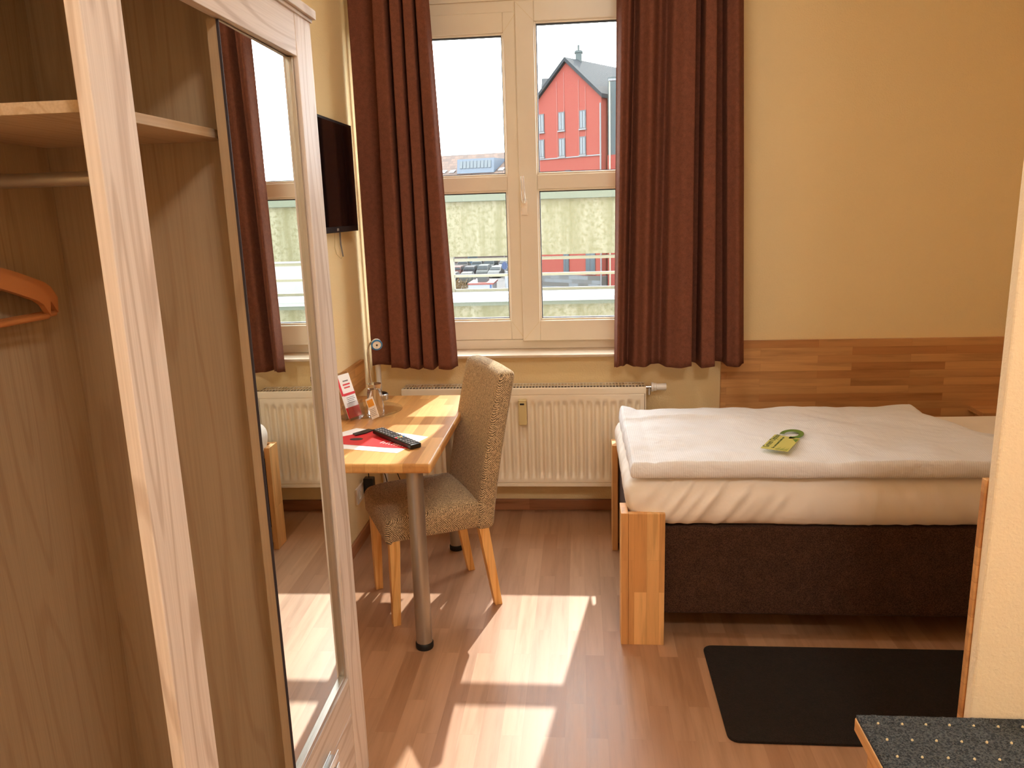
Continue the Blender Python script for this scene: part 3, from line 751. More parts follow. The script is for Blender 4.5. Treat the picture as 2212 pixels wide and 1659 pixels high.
for i, (x, y_, rz) in enumerate(((-1.068, 1.335, -0.03), (-1.052, 1.322, -0.05), (-1.036, 1.275, -0.06))):
    o = hz if i == 0 else copy_tree(hz)
    o.location = (x, y_, 1.6755); o.rotation_euler = (0, 0, rz); o['label'] = HL[i]

# ------------------------------------------------------------------ television
tv = empty('television', (-1.08, 3.36, 1.76), label='black flat television mounted on the left wall', cat='television')
TY0, TY1, TZ0, TZ1, TX = 2.98, 3.735, 1.527, 2.006, -1.062
boxo('casing', (TX - 0.03, TX, TY0, TY1, TZ0, TZ1), M['black'], tv, 0.003)
boxo('screen', (TX - 0.001, TX + 0.0012, TY0 + 0.012, TY1 - 0.012, TZ0 + 0.026, TZ1 - 0.012), M['blackgloss'], tv)
boxo('badge', (TX, TX + 0.0014, 3.40, 3.425, TZ0 + 0.007, TZ0 + 0.018), M['steel'], tv)
boxo('wall_mount', (XL, TX - 0.03, 3.25, 3.45, 1.65, 1.9), M['black'], tv)
MB().tube([(-1.098, 3.555, 1.53), (-1.10, 3.56, 1.47), (-1.098, 3.575, 1.415)], 0.0035, 8).build('cable', M['grey'], tv, smooth=True, label='short grey cable end')
MB().tube([(-1.098, 3.48, 1.53), (-1.102, 3.475, 1.46), (-1.104, 3.50, 1.43), (-1.102, 3.555, 1.405), (-1.10, 3.58, 1.418)], 0.0015, 6).build('cable', M['metertan'], tv, smooth=True, label='thin pale cable')

# ------------------------------------------------------------------ desk
DZ = 0.747; DX1 = -0.530; DY0, DY1 = 2.555, 3.60
dk = empty('desk', (-0.85, 3.07, 0), label='narrow beech wood desk on round metal legs along the left wall', cat='desk')
MB().box(XL + 0.002, DX1, DY0, DY1, DZ - 0.036, DZ).build('tabletop', M['desk'], dk, bevel=0.010, seg=4)
for (x, y) in ((-0.605, 2.625), (-0.62, 3.50)):
    lg = MB().tube([(x, y, 0.024), (x, y, DZ - 0.036)], 0.0305, 28).build('leg', M['steel'], dk, smooth=True)
    MB().lathe([(0.032, 0.0), (0.0335, 0.004), (0.0335, 0.022), (0.0305, 0.026)], x, y, 28).build('rubber_foot', M['rubber'], lg, smooth=True)
    MB().lathe([(0.045, DZ - 0.040), (0.045, DZ - 0.0362)], x, y, 28).build('mounting_plate', M['steel'], lg, smooth=True)
MB().box(XL + 0.001, XL + 0.02, 2.60, 3.765, DZ + 0.001, 0.895).build('splashboard', M['panel_y'], dk, bevel=0.0015)
MB().box(XL + 0.002, XL + 0.03, 2.60, 3.58, DZ - 0.08, DZ - 0.037).build('wall_batten', M['panel_y'], dk)

# ------------------------------------------------------------------ chair
CM = (-0.629, 3.035); CA = math.radians(206.7)
ch = empty('dining_chair', (CM[0], CM[1], 0), CA, label='high-back dining chair in brown woven tweed pulled up to the desk', cat='chair')
def seat():
    def dsp(p, n_):
        x, y, z = p
        if z > 0.44: z += 0.014 * (1 - (y / 0.215) ** 2) * (1 - (x / 0.27) ** 2) - 0.012 * max(0, (x - 0.12) / 0.12) ** 2
        if z < 0.40: y *= 0.98; z += 0.004 * nz(x * 14, y * 14, 3) - 0.01 * (x > 0.22)
        return Vector((x, y, z))
    return rounded_box(-0.145, 0.25, -0.213, 0.213, 0.356, 0.472, 0.03, 0.02, dsp)
so_ = seat(); bk = MB()
def back_fn():
    def dsp(p, n_):
        x, y, z = p
        t = max(0.0, (z - 0.35) / 0.64)
        off = -0.12 * t ** 1.25
        th = 1 - 0.12 * t
        x = -0.16 + off + (x + 0.16) * th
        y *= 1 - 0.0 * t
        if t > 0.93: z += 0.010 * (1 - (y / 0.215) ** 2)
        return Vector((x, y, z))
    return rounded_box(-0.197, -0.118, -0.214, 0.214, 0.348, 0.985, 0.026, 0.025, dsp)
def loc_build(mb, name, m, smooth='all', label=None, bevel=0):
    mt_ = Matrix.Translation((CM[0], CM[1], 0)) @ Matrix.Rotation(CA, 4, 'Z')
    o = mb.build(name, m, None, smooth=smooth, bevel=bevel)
    o.parent = ch
    if label: o['label'] = label
    return o
loc_build(so_, 'seat', M['tweed']); loc_build(back_fn(), 'backrest', M['tweed'])
def cleg(xt, yt, xb, yb):
    a, b = 0.021, 0.0155
    return MB().hexa([(xb - b, yb - b, 0), (xb + b, yb - b, 0), (xb + b, yb + b, 0), (xb - b, yb + b, 0)], [(xt - a, yt - a, 0.375), (xt + a, yt - a, 0.375), (xt + a, yt + a, 0.375), (xt - a, yt + a, 0.375)])
for (xt, yt, xb, yb) in ((0.212, 0.178, 0.222, 0.170), (0.212, -0.178, 0.218, -0.170), (-0.150, 0.180, -0.208, 0.178), (-0.150, -0.180, -0.208, -0.172)):
    loc_build(cleg(xt, yt, xb, yb), 'leg', M['chairleg'], False, bevel=0.002)

# ------------------------------------------------------------------ things on the desk
# reading lamp
lp = empty('desk_lamp', (-0.955, 3.50, DZ), label='small silver gooseneck lamp with blue ringed white head on desk', cat='lamp')
MB().lathe([(0.040, DZ), (0.042, DZ + 0.003), (0.042, DZ + 0.026), (0.038, DZ + 0.030), (0.0, DZ + 0.030)], -0.955, 3.515, 32).build('base', [M['alu']], lp, smooth=True)
MB().lathe([(0.037, DZ + 0.0303), (0.034, DZ + 0.0325), (0.0, DZ + 0.0325)], -0.955, 3.515, 32).build('base_cap', M['black'], lp, smooth=True, label='black top of the lamp base')
gp = [(-0.975, 3.515, DZ + 0.03), (-0.985, 3.50, 0.83), (-0.988, 3.49, 0.90), (-0.985, 3.47, 0.965), (-0.978, 3.465, 1.005), (-0.962, 3.455, 1.030), (-0.945, 3.44, 1.037)]
def smooth_path(p, n=6):
    p = [Vector(a) for a in p]; out = []
    for i in range(len(p) - 1):
        p0, p1, p2, p3 = p[max(i - 1, 0)], p[i], p[i + 1], p[min(i + 2, len(p) - 1)]
        for k_ in range(n):
            t = k_ / n
            out.append(0.5 * ((2 * p1) + (-p0 + p2) * t + (2 * p0 - 5 * p1 + 4 * p2 - p3) * t * t + (-p0 + 3 * p1 - 3 * p2 + p3) * t ** 3))
    return out + [p[-1]]
MB().tube(smooth_path(gp), 0.0042, 10).build('gooseneck', M['alu'], lp, smooth='all')
hd = Vector((0.30, -0.85, -0.25)).normalized(); hc = Vector((-0.930, 3.43, 1.030))
def along(c, d, prof, n=24):
    q_ = d.to_track_quat('Z', 'Y').to_matrix().to_4x4(); q_.translation = c
    return MB().lathe(prof, 0, 0, n, True, q_)
hdo = along(hc, hd, [(0.006, -0.032), (0.014, -0.022), (0.022, -0.004), (0.024, 0.012), (0.024, 0.018)]).build('lamp_head', M['white'], lp, smooth=True)
along(hc, hd, [(0.0245, 0.013), (0.0255, 0.016), (0.0255, 0.021), (0.020, 0.023), (0.019, 0.019)]).build('ring', M['blue'], hdo, smooth=True, label='blue ring round the lamp glass')
along(hc, hd, [(0.019, 0.017), (0.019, 0.0205), (0.004, 0.021)]).build('reflector', M['white'], hdo, smooth=True)
along(hc, hd, [(0.0045, 0.0208), (0.003, 0.0245), (0, 0.0245)]).build('bulb', M['black'], hdo, smooth=True)
# round glass tray
TC = (-0.955, 3.275)
ty = MB(); ty.lathe([(0.0, DZ + 0.0015), (0.11, DZ + 0.0015), (0.125, DZ + 0.004), (0.152, DZ + 0.010), (0.156, DZ + 0.0125), (0.150, DZ + 0.0125), (0.124, DZ + 0.0065), (0.11, DZ + 0.0045), (0.0, DZ + 0.0045)], TC[0] + 0.005, TC[1], 64, False)
tag(ty.build('glass_tray', M['clear'], smooth=True), 'round clear glass tray lying on the desk', 'tray')
# upturned tumbler
GX, GY = -0.892, 3.205
tb = MB(); zt = DZ + 0.0065
tb.lathe([(0.036, zt), (0.038, zt + 0.002), (0.036, zt + 0.05), (0.0315, zt + 0.105), (0.027, zt + 0.122), (0.031, zt + 0.134), (0.031, zt + 0.139), (0.0, zt + 0.139)], GX, GY, 40, False)
tb.lathe([(0.034, zt), (0.0335, zt + 0.05), (0.029, zt + 0.102), (0.022, zt + 0.118), (0.0, zt + 0.119)], GX, GY, 40, False)
tag(tb.build('tumbler', M['tumbler'], smooth=True), 'clear drinking glass standing upside down on the glass tray', 'glass')
# acrylic leaflet stand
st_ = empty('leaflet_stand', (-0.985, 3.19, DZ), label='clear plastic stand with red and white leaflets on the tray', cat='leaflet stand')
SM = frame_m((-1.008, 3.145, DZ + 0.0065), Vector((0.42, 0.90, 0)), Vector((0, 0, 1)))   # ex: width, ey: up
def sm(x, y, z): return SM @ Vector((x, y, z))
def slab(pts, t, m, name, parent, label=None):
    b = MB(); a = [sm(*p) for p in pts]; nn = (a[1] - a[0]).cross(a[2] - a[0]).normalized() * t
    b.prism(a, nn); return b.build(name, m, parent, label=label)
slab([(-0.02, 0, 0.02), (0.075, 0, 0.02), (0.075, 0.19, -0.045), (-0.02, 0.19, -0.045)], 0.002, M['acryl'], 'back_plate', st_)
slab([(-0.02, 0, 0.02), (0.075, 0, 0.02), (0.075, 0.0, -0.055), (-0.02, 0.0, -0.055)], 0.002, M['acryl'], 'foot_plate', st_)
slab([(-0.02, 0, 0.045), (0.075, 0, 0.045), (0.075, 0.075, 0.030), (-0.02, 0.075, 0.030)], 0.002, M['acryl'], 'front_pocket', st_)
lf = slab([(-0.014, 0.006, 0.030), (0.068, 0.006, 0.030), (0.068, 0.185, -0.030), (-0.014, 0.185, -0.030)], 0.002, M['paper'], 'leaflet', st_, 'white leaflet with red bands')
for (a0, a1, b0, b1, mm) in ((-0.014, -0.002, 0.10, 0.185, 'red'), (-0.002, 0.068, 0.098, 0.108, 'red'), (0.012, 0.055, 0.140, 0.146, 'red'), (0.018, 0.05, 0.155, 0.160, 'grey'), (0.015, 0.05, 0.128, 0.133, 'red'),
                             (0.01, 0.055, 0.088, 0.090, 'grey'), (0.01, 0.058, 0.081, 0.083, 'grey'), (0.01, 0.05, 0.074, 0.076, 'grey'), (0.01, 0.055, 0.067, 0.069, 'grey'), (-0.014, 0.068, 0.006, 0.05, 'red')):
    f_ = lambda v_: 0.0325 + (v_ - 0.006) * (-0.060 / 0.179)
    slab([(a0, b0, f_(b0)), (a1, b0, f_(b0)), (a1, b1, f_(b1)), (a0, b1, f_(b1))], 0.0008, M[mm], 'print', lf)
# small orange and white card leaning on the tumbler
cd = empty('price_card', (-0.87, 3.13, DZ), label='small orange and white card leaning against the tumbler', cat='card')
CMx = frame_m((-0.888, 3.128, DZ + 0.0068), Vector((0.06, -0.035, 0)), Vector((-0.03, 0.022, 0.085)))
def cslab(x0, x1, y0, y1, z0, z1, m, name, par):
    b = MB(); b.box(x0, x1, y0, y1, z0, z1, CMx @ Matrix.Rotation(0.42, 4, 'Z')); return b.build(name, m, par)
cb = cslab(0, 0.046, 0, 0.090, 0, 0.0012, M['paper'], 'card_body', cd)
cslab(0.004, 0.042, 0.052, 0.082, 0.0012, 0.0016, M['orange'], 'colour_field', cd)
pr = MB()
for i in range(5): pr.box(0.006, 0.040 - 0.003 * (i % 2), 0.012 + i * 0.007, 0.0135 + i * 0.007, 0.0012, 0.0016, CMx @ Matrix.Rotation(0.42, 4, 'Z'))
pr.build('print', M['grey'], cd)
# papers: white sheet, red folder on top, black brochures
def flat(name, pts, z, t, m, label=None, cat=None, parent=None):
    o = MB().prism([(on_z(a, b, z).x, on_z(a, b, z).y, z) for a, b in pts], (0, 0, t)).build(name, m, parent)
    if cat: tag(o, label, cat)
    elif label: o['label'] = label
    return o
flat('paper_sheet', [(700, 972), (748, 970), (858, 979), (925, 944), (885, 938), (770, 925), (700, 945)], DZ + 0.0004, 0.0006, M['paper'], 'white paper sheets under the red folder on the desk', 'paper')
fo = empty('red_folder', (-0.8, 2.78, DZ), label='red folder with black oval and white lettering under the remote', cat='folder')
flat('cover', [(700, 951), (757, 940), (800, 930), (905, 956), (884, 969), (835, 967), (746, 960), (700, 957)], DZ + 0.0014, 0.0012, M['red'], parent=fo)
oc = on_z(770, 950, DZ)
MB().prism([(oc.x + 0.026 * math.cos(a) , oc.y + 0.017 * math.sin(a), DZ + 0.0027) for a in [i * PI / 12 for i in range(24)]], (0, 0, 0.0003)).build('oval_print', M['black'], fo)
lt = MB()
a0 = on_z(820, 957, DZ + 0.0027); a1 = on_z(880, 967, DZ + 0.0027); dd = (a1 - a0); nn = Vector((-dd.y, dd.x, 0)).normalized()
for i, hh in enumerate((0.030, 0.016, 0.034, 0.012, 0.026, 0.030, 0.018, 0.028, 0.012, 0.020, 0.012)):
    p = a0 + dd * (i / 10); w_ = dd.normalized() * 0.0035
    lt.prism([p, p + w_, p + w_ + nn * hh, p + nn * hh], (0, 0, 0.0003))
lt.build('lettering', M['paper'], fo)
flat('brochure', [(762, 938), (796, 928), (808, 930), (790, 937), (768, 942)], DZ + 0.0030, 0.004, M['black'], 'black brochure peeking out beside the remote on desk', 'brochure')
# remote control
rc = empty('remote_control', (-0.71, 2.83, DZ), label='black television remote lying across the red folder', cat='remote control')
ra, rb = Vector((-0.812, 2.925)), Vector((-0.618, 2.735)); rd = (rb - ra)
RL = rd.length
RM = frame_m((ra.x, ra.y, DZ + 0.012), (rd.x, rd.y, 0.0), (-rd.y, rd.x, 0)) @ Matrix.Rotation(0.030, 4, 'Y')
def rbx(mb, *d): return mb.box(*d, RM)
b = MB(); rbx(b, 0, RL, -0.024, 0.024, -0.003, 0.015); b.build('body', M['black'], rc, bevel=0.004, seg=3)
bt = MB()
for r_ in range(13):
    for c_ in range(4):
        if r_ in (5, 9) and c_ in (1, 2): continue
        x_ = 0.014 + r_ * (RL - 0.028) / 12.2; y_ = -0.0165 + c_ * 0.011
        rbx(bt, x_ - 0.0032, x_ + 0.0032, y_ - 0.0032, y_ + 0.0032, 0.0145, 0.0168)
bt.build('buttons', M['grey'], rc)
for k_, nm in enumerate(('red', 'green2', 'orange', 'blue')):
    b = MB(); x_ = RL * 0.60; y_ = -0.0165 + k_ * 0.011
    rbx(b, x_ - 0.0042, x_ + 0.0042, y_ - 0.0036, y_ + 0.0036, 0.0150, 0.0174); b.build('colour_button', M[nm], rc)

# ------------------------------------------------------------------ sockets, plug and cables on the left wall
sk = empty('wall_socket', (XL, 3.58, 0.25), label='white double wall socket low on the left wall under the desk', cat='socket')
MB().box(XL, XL + 0.010, 3.515, 3.665, 0.215, 0.296).build('cover_plate', M['white'], sk, bevel=0.002)
for y_ in (3.552, 3.628):
    q_ = Matrix.Translation((XL + 0.010, y_, 0.256)) @ Matrix.Rotation(PI / 2, 4, 'Y')
    MB().lathe([(0.026, 0.0), (0.028, 0.004), (0.020, 0.0045), (0.019, 0.001), (0, 0.001)], 0, 0, 24, True, q_).build('outlet', M['white'], sk, smooth=True)
pg = empty('power_adapter', (-1.08, 3.70, 0.27), label='black plug adapter with thin black cable at the wall socket', cat='plug')
MB().box(XL + 0.0145, -1.045, 3.612, 3.655, 0.235, 0.318).build('plug_body', M['black'], pg, bevel=0.005)
MB().tube(smooth_path([(-1.07, 3.633, 0.316), (-1.07, 3.635, 0.348), (-1.062, 3.65, 0.372), (-1.04, 3.68, 0.372), (-1.02, 3.72, 0.33), (-1.01, 3.75, 0.25), (-1.0, 3.76, 0.12), (-0.98, 3.76, 0.008)]), 0.0025, 8).build('cable', M['black'], pg, smooth='all')
tag(MB().tube(smooth_path([(-0.97, 3.585, DZ - 0.038), (-0.965, 3.60, 0.60), (-0.955, 3.62, 0.40), (-0.93, 3.64, 0.35), (-0.90, 3.67, 0.20), (-0.90, 3.68, 0.003)]), 0.0022, 8).build('lamp_cable', M['black'], smooth='all'),
    'thin black lamp cable hanging down behind the desk', 'cable')

# ------------------------------------------------------------------ outside the window
GZ = -7.0
O = {}
DIM = 0.32
O['ground'] = plain('asphalt', (68, 66, 63), 0.9)
def stained():
    t = NT('stained_cream_render'); v = t.coords()
    mp = t.n('ShaderNodeMapping'); mp.inputs['Scale'].default_value = (9, 1, 0.8); t.l(v, mp.inputs[0])
    a = t.noise(mp.outputs[0], 1.0, 4, 0.6); b_ = t.noise(v, 26, 4, 0.7)
    ca, cb_, cc_ = s2l((154, 149, 124)), s2l((118, 114, 78)), s2l((150, 148, 136))
    c = t.mix(t.ramp(a, [(0.35, (0, 0, 0)), (0.65, (1, 1, 1))]), cb_, ca)
    c = t.mix(t.ramp(b_, [(0.38, (1, 1, 1)), (0.55, (0, 0, 0))]), c, cb_)
    t.l(c, t.b.inputs['Base Color']); t.b.inputs['Roughness'].default_value = 0.9
    t.bump(b_, 0.3, 0.01); return t.m
O['cream'] = stained()
O['coping'] = plain('green_grey_coping', (104, 112, 92), 0.7, 0, (30, 0.2, 0.01))
O['rail'] = plain('pale_rail_paint', (150, 146, 120), 0.5)
O['ledge'] = plain('white_ledge', (178, 182, 182), 0.5)
O['brick'] = plain('red_brick', (152, 54, 36), 0.9, 0, (6, 0.2, 0.01))
O['stone'] = blockwood('grey_stone', (128, 134, 138), (104, 104, 100), 0.9, 0.35, 'xz', 0.9, 0.2, 0.01, 0.8)
O['slate'] = plain('slate_roof', (60, 66, 70), 0.85, 0, None, 0.1)
O['greywall'] = plain('grey_cladding', (98, 108, 108), 0.8, 0, None, 0.1)
O['winframe'] = plain('dark_window_frame', (40, 48, 58), 0.5)
O['winglass'] = plain('window_reflection', (78, 94, 102), 0.12)
O['pipe'] = plain('zinc', (120, 122, 124), 0.5)
O['tiles'] = blockwood('brown_roof_tiles', (112, 88, 74), (88, 70, 62), 0.8, 0.5, 'xz', 0.85, 0.2, 0.03, 0.7)
O['dormer'] = plain('blue_grey_cladding', (84, 104, 124), 0.5)
O['facade'] = plain('pale_facade', (118, 112, 96), 0.8)
O['skylight'] = plain('skylight_glass', (170, 180, 184), 0.1)
O['white'] = plain('white_paint', (168, 172, 176), 0.4)
O['redtrim'] = plain('red_trim', (150, 60, 44), 0.5)
O['bluepaint'] = plain('blue_paint', (50, 86, 140), 0.5)
O['dark'] = plain('dark_metal', (50, 56, 54), 0.6)
O['bush'] = plain('dry_bush', (134, 108, 60), 0.9)
O['tyre'] = plain('tyre', (22, 22, 24), 0.9)
O['carglass'] = plain('car_glass', (38, 50, 54), 0.5, 0, None, 0.15)

struct('ground', MB().box(-90, 90, 4.6, 260, GZ - 0.2, GZ), O['ground'])
# opposite parapet with rails, standing on its girder
GY = 7.0
def zy(py, y=GY): return on_y(1220, py, y).z
pr_ = empty('gallery_parapet', (0, GY, GZ), label='stained cream concrete parapet with open rails just outside the window', cat='parapet')
X0_, X1_ = -6.0, 6.0
boxo('upper_panel', (X0_, X1_, GY, GY + 0.12, zy(549), zy(429)), O['cream'], pr_)
boxo('coping', (X0_, X1_, GY - 0.04, GY + 0.16, zy(429) + 0.001, zy(411)), O['coping'], pr_, 0.006, label='grey green coping strip')
for yy, hh in ((557, 0.013), (592, 0.012), (624, 0.012)):
    boxo('rail', (X0_, X1_, GY + 0.04, GY + 0.07, zy(yy) - hh, zy(yy) + hh), O['rail'], pr_)
for x in (on_y(973, 600, GY).x, 2.7, -5.0, 5.2):
    boxo('post', (x - 0.03, x + 0.03, GY + 0.03, GY + 0.09, zy(634), zy(549)), O['rail'], pr_)
lg_ = MB(); lg_.box(X0_, X1_, GY - 0.16, GY + 0.14, zy(641, GY - 0.16), zy(641, GY - 0.16) + 0.04); lg_.box(X0_, X1_, GY - 0.12, GY + 0.12, zy(641) - 0.02, zy(632))
lg_.build('ledge', O['ledge'], pr_, bevel=0.006, label='white sunlit ledge')
boxo('lower_band', (X0_, X1_, GY - 0.06, GY + 0.12, zy(655), zy(641) - 0.021), O['coping'], pr_)
boxo('girder', (X0_, X1_, GY, GY + 0.25, GZ, zy(655) - 0.001), O['cream'], pr_)

# red gabled house
TH = math.radians(36); HY = 72.0
K = on_y(1301, 620, HY); u = Vector((math.cos(TH), -math.sin(TH), 0)); wv = Vector((math.sin(TH), math.cos(TH), 0))
nf = -wv
def fac(px, py):
    d = ray(px, py); t = (K - EYE).dot(nf) / d.dot(nf); p = EYE + d * t
    return (p - K).dot(u), p.z
house = empty('red_brick_house', (K.x, K.y, GZ), label='red brick gabled house with grey roof seen through the right window leaf', cat='house')
def fp(s, z, out=0.0): return Vector((K.x, K.y, 0)) + u * s + nf * out + Vector((0, 0, z))
eav = fac(1301, 207)[1]; aps, apz = fac(1223, 134)
Wd = -2 * aps; DEP = 16.0
b = MB(); b.prism([fp(0, GZ), fp(0, eav), fp(aps, apz), fp(-Wd, eav), fp(-Wd, GZ)], wv * DEP)
b.build('wall', O['brick'], house)
b = MB()
for sgn in (0, 1):
    s0 = 0.25 if sgn == 0 else -Wd - 0.25
    e2 = eav - 0.25 * (apz - eav) / (Wd / 2)
    a = fp(s0, e2 + 0.05, 0.3); c = fp(aps, apz + 0.05, 0.3)
    b.prism([a, c, c + Vector((0, 0, 0.35)), a + Vector((0, 0, 0.35))], wv * (DEP + 0.6))
b.build('roof', O['slate'], house)
b = MB()
for (x0, x1, y0, y1) in ((1163, 1175.5, 246, 287), (1207, 1220, 241, 283), (1252.5, 1266, 237, 279), (1163, 1176, 301, 341), (1208, 1221, 298, 339), (1253, 1266, 294, 335),
                         (1218, 1229, 520, 592), (1266, 1286, 515, 590), (1221, 1233, 367, 392)):
    sa, zb = fac(x0, y1); sb, zt_ = fac(x1, y0)
    f = MB(); f.prism([fp(sa, zb, 0.06), fp(sb, zb, 0.06), fp(sb, zt_, 0.06), fp(sa, zt_, 0.06)], wv * 0.1)
    wo = f.build('window', O['winframe'], house)
    g = MB(); m_ = 0.10
    for (p0, p1) in ((sa + m_, (sa + sb) / 2 - 0.05), ((sa + sb) / 2 + 0.05, sb - m_)):
        g.prism([fp(p0, zb + m_, 0.07), fp(p1, zb + m_, 0.07), fp(p1, zt_ - m_, 0.07), fp(p0, zt_ - m_, 0.07)], wv * 0.05)
    g.build('pane', O['winglass'], wo)
    boxs = MB(); boxs.prism([fp(sa - .05, zb - .1, 0.15), fp(sb + .05, zb - .1, 0.15), fp(sb + .05, zb, 0.15), fp(sa - .05, zb, 0.15)], wv * 0.2)
    boxs.build('sill', O['pipe'], wo)
b = MB()
l0 = fac(1290, 336)[1]
b.prism([fp(-Wd, l0, 0.08), fp(0, l0, 0.08), fp(0, l0 + 0.1, 0.08), fp(-Wd, l0 + 0.1, 0.08)], wv * 0.1); b.build('string_course', O['pipe'], house)
b = MB()
for px in (1195, 1240, 1205.5, 1251.5, 1219.5, 1266):
    pass
for (pa, pb) in ((1203, 1218.5), (1250, 1264.5)):
    for p_ in (pa, pb):
        s_ = fac(p_, 250)[0]; zt_ = apz - abs(s_ - aps) * (apz - eav) / (Wd / 2) - 0.5
        b.prism([fp(s_, l0 + 0.1, 0.03), fp(s_ + 0.05, l0 + 0.1, 0.03), fp(s_ + 0.05, zt_, 0.03), fp(s_, zt_, 0.03)], wv * 0.05)
b.build('pilaster_line', O['redtrim'], house)
zs = fac(1240, 594)[1]
b = MB(); b.prism([fp(-Wd, GZ, 0.12), fp(0.1, GZ, 0.12), fp(0.1, zs, 0.12), fp(-Wd, zs, 0.12)], wv * (DEP * 0.6)); b.build('plinth', O['stone'], house)
b = MB(); b.tube([fp(0.02, GZ, 0.2), fp(0.02, fac(1301, 222)[1], 0.2)], 0.07, 8); b.build('downpipe', O['pipe'], house, smooth=True)
b = MB()
tt = 0.5
def _px(p):
    c_ = p - EYE; a_ = Vector((_X.x * c_.x + _Y.x * c_.y + _Z.x * c_.z, 0, _X.z * c_.x + _Y.z * c_.y + _Z.z * c_.z)); return 1106 + F_ * a_.x / a_.z
while tt < 14 and _px(fp(aps, apz, -tt)) < 1254: tt += 0.1
gp_ = fp(aps, apz, -tt)
cz0 = gp_.z - 1.2
b.box(gp_.x - 0.48, gp_.x + 0.1, gp_.y - .35, gp_.y + .35, cz0, cz0 + 2.4); b.box(gp_.x - 0.56, gp_.x + 0.18, gp_.y - .42, gp_.y + .42, cz0 + 2.2, cz0 + 2.32); b.box(gp_.x - 0.29, gp_.x - 0.09, gp_.y - .1, gp_.y + .1, cz0 + 2.4, cz0 + 2.9)
b.build('chimney', O['greywall'], house)
# annex to the right of the house
ann = empty('grey_annex', (K.x, K.y, GZ), label='grey clad building joined to the right of the red house', cat='building')
def ap(s, d, z): return Vector((K.x, K.y, 0)) + u * s + wv * d + Vector((0, 0, z))
zt_ = fac(1301, 172)[1]
b = MB(); b.prism([ap(0.27, 0.5, GZ), ap(7, 0.5, GZ), ap(7, 14, GZ), ap(0.27, 14, GZ)], (0, 0, l0 - GZ)); b.build('brick_base', O['brick'], ann)
b = MB(); b.prism([ap(0.27, 0.6, l0), ap(7, 0.6, l0), ap(7, 14, l0), ap(0.27, 14, l0)], (0, 0, zt_ + 0.2 - l0)); b.build('wall', O['greywall'], ann)
for s_ in (1.3, 2.6):
    for (z0, z1) in ((l0 + 3.0, l0 + 6.2), (l0 + .4, l0 + 2.2)):
        b = MB(); b.prism([ap(s_, 0.52, z0), ap(s_ + .8, 0.52, z0), ap(s_ + .8, 0.52, z1), ap(s_, 0.52, z1)], wv * 0.1); b.build('window', O['winglass'], ann)
# low house behind, left of the gable
bh = empty('slate_roof_house', (K.x - 9, K.y + 20, GZ), label='dark slate roof visible left behind the red gable', cat='house')
p0 = on_y(1164, 172, 88); p1 = on_y(1215, 166, 88)
b = MB(); b.box(p0.x, p1.x, 91, 100, GZ, on_y(1160, 215, 88).z); b.build('wall', O['brick'], bh)
b = MB(); ze = on_y(1160, 215, 88).z
b.prism([(p0.x, 90.5, ze), (p0.x, 95, on_y(1164, 170, 95).z), (p0.x, 100.5, ze)], (p1.x - p0.x, 0, 0)); b.build('roof', O['slate'], bh)

# long building with brown roof and band dormer
AN = math.radians(14); BY = 135.0
B0 = on_y(1020, 400, BY); bu = Vector((math.cos(AN), -math.sin(AN), 0)); bw = Vector((math.sin(AN), math.cos(AN), 0))
def bl(px, py, back=0.0):
    q0 = Vector((B0.x, B0.y, 0)) + bw * back
    d = ray(px, py); t = (q0 - EYE).dot(bw) / d.dot(bw); p = EYE + d * t
    return (p - q0).dot(bu), p.z
def bp_(s, back, z): return Vector((B0.x, B0.y, 0)) + bu * s + bw * back + Vector((0, 0, z))
lb = empty('long_roofed_house', (B0.x, B0.y, GZ), label='long pale building with brown tiled roof beyond the car park', cat='building')
ez = bl(1020, 377)[1]; rz_ = bl(1020, 333, 11)[1]
b = MB(); b.prism([bp_(-31, 0.4, GZ), bp_(22, 0.4, GZ), bp_(22, 21.6, GZ), bp_(-31, 21.6, GZ)], (0, 0, ez - GZ)); b.build('wall', O['facade'], lb)
b = MB(); b.prism([bp_(-32, 0, ez), bp_(-32, 11, rz_), bp_(-32, 22, ez)], bu * 55); b.build('roof', O['tiles'], lb)
dz0, dz1 = bl(1020, 375)[1] + 0.1, bl(1020, 343, 1)[1]
s0, s1 = bl(984, 360)[0], bl(1064, 360)[0]
b = MB(); b.prism([bp_(s0, 0.5, dz0), bp_(s0, 0.9, dz1), bp_(s0, 9, dz1 + 0.1), bp_(s0, 8, dz0)], bu * (s1 - s0)); dm = b.build('dormer', O['dormer'], lb, label='blue grey band dormer')
for i in range(9):
    a0 = s0 + 0.5 + (s1 - s0 - 0.9) * i / 9; a1 = a0 + (s1 - s0 - 0.9) / 9 - 0.12
    z0, z1 = dz0 + 0.35 * (dz1 - dz0), dz0 + 0.85 * (dz1 - dz0)
    b = MB(); b.prism([bp_(a0, 0.52, z0), bp_(a1, 0.52, z0), bp_(a1, 0.76, z1), bp_(a0, 0.76, z1)], bw * 0.2); b.build('window', O['winglass'], dm)
sl = (rz_ - ez) / 11
for px, py in ((957, 368), (976, 367), (1082, 360)):
    s_, z_ = bl(px, py, 1.5); bk_ = 1.2
    zc = ez + sl * bk_
    b = MB(); b.prism([bp_(s_ - .45, bk_, zc + .06), bp_(s_ + .45, bk_, zc + .06), bp_(s_ + .45, bk_ + 1.1, zc + .06 + sl * 1.1), bp_(s_ - .45, bk_ + 1.1, zc + .06 + sl * 1.1)], (0, 0, 0.1)); b.build('skylight', O['skylight'], lb)
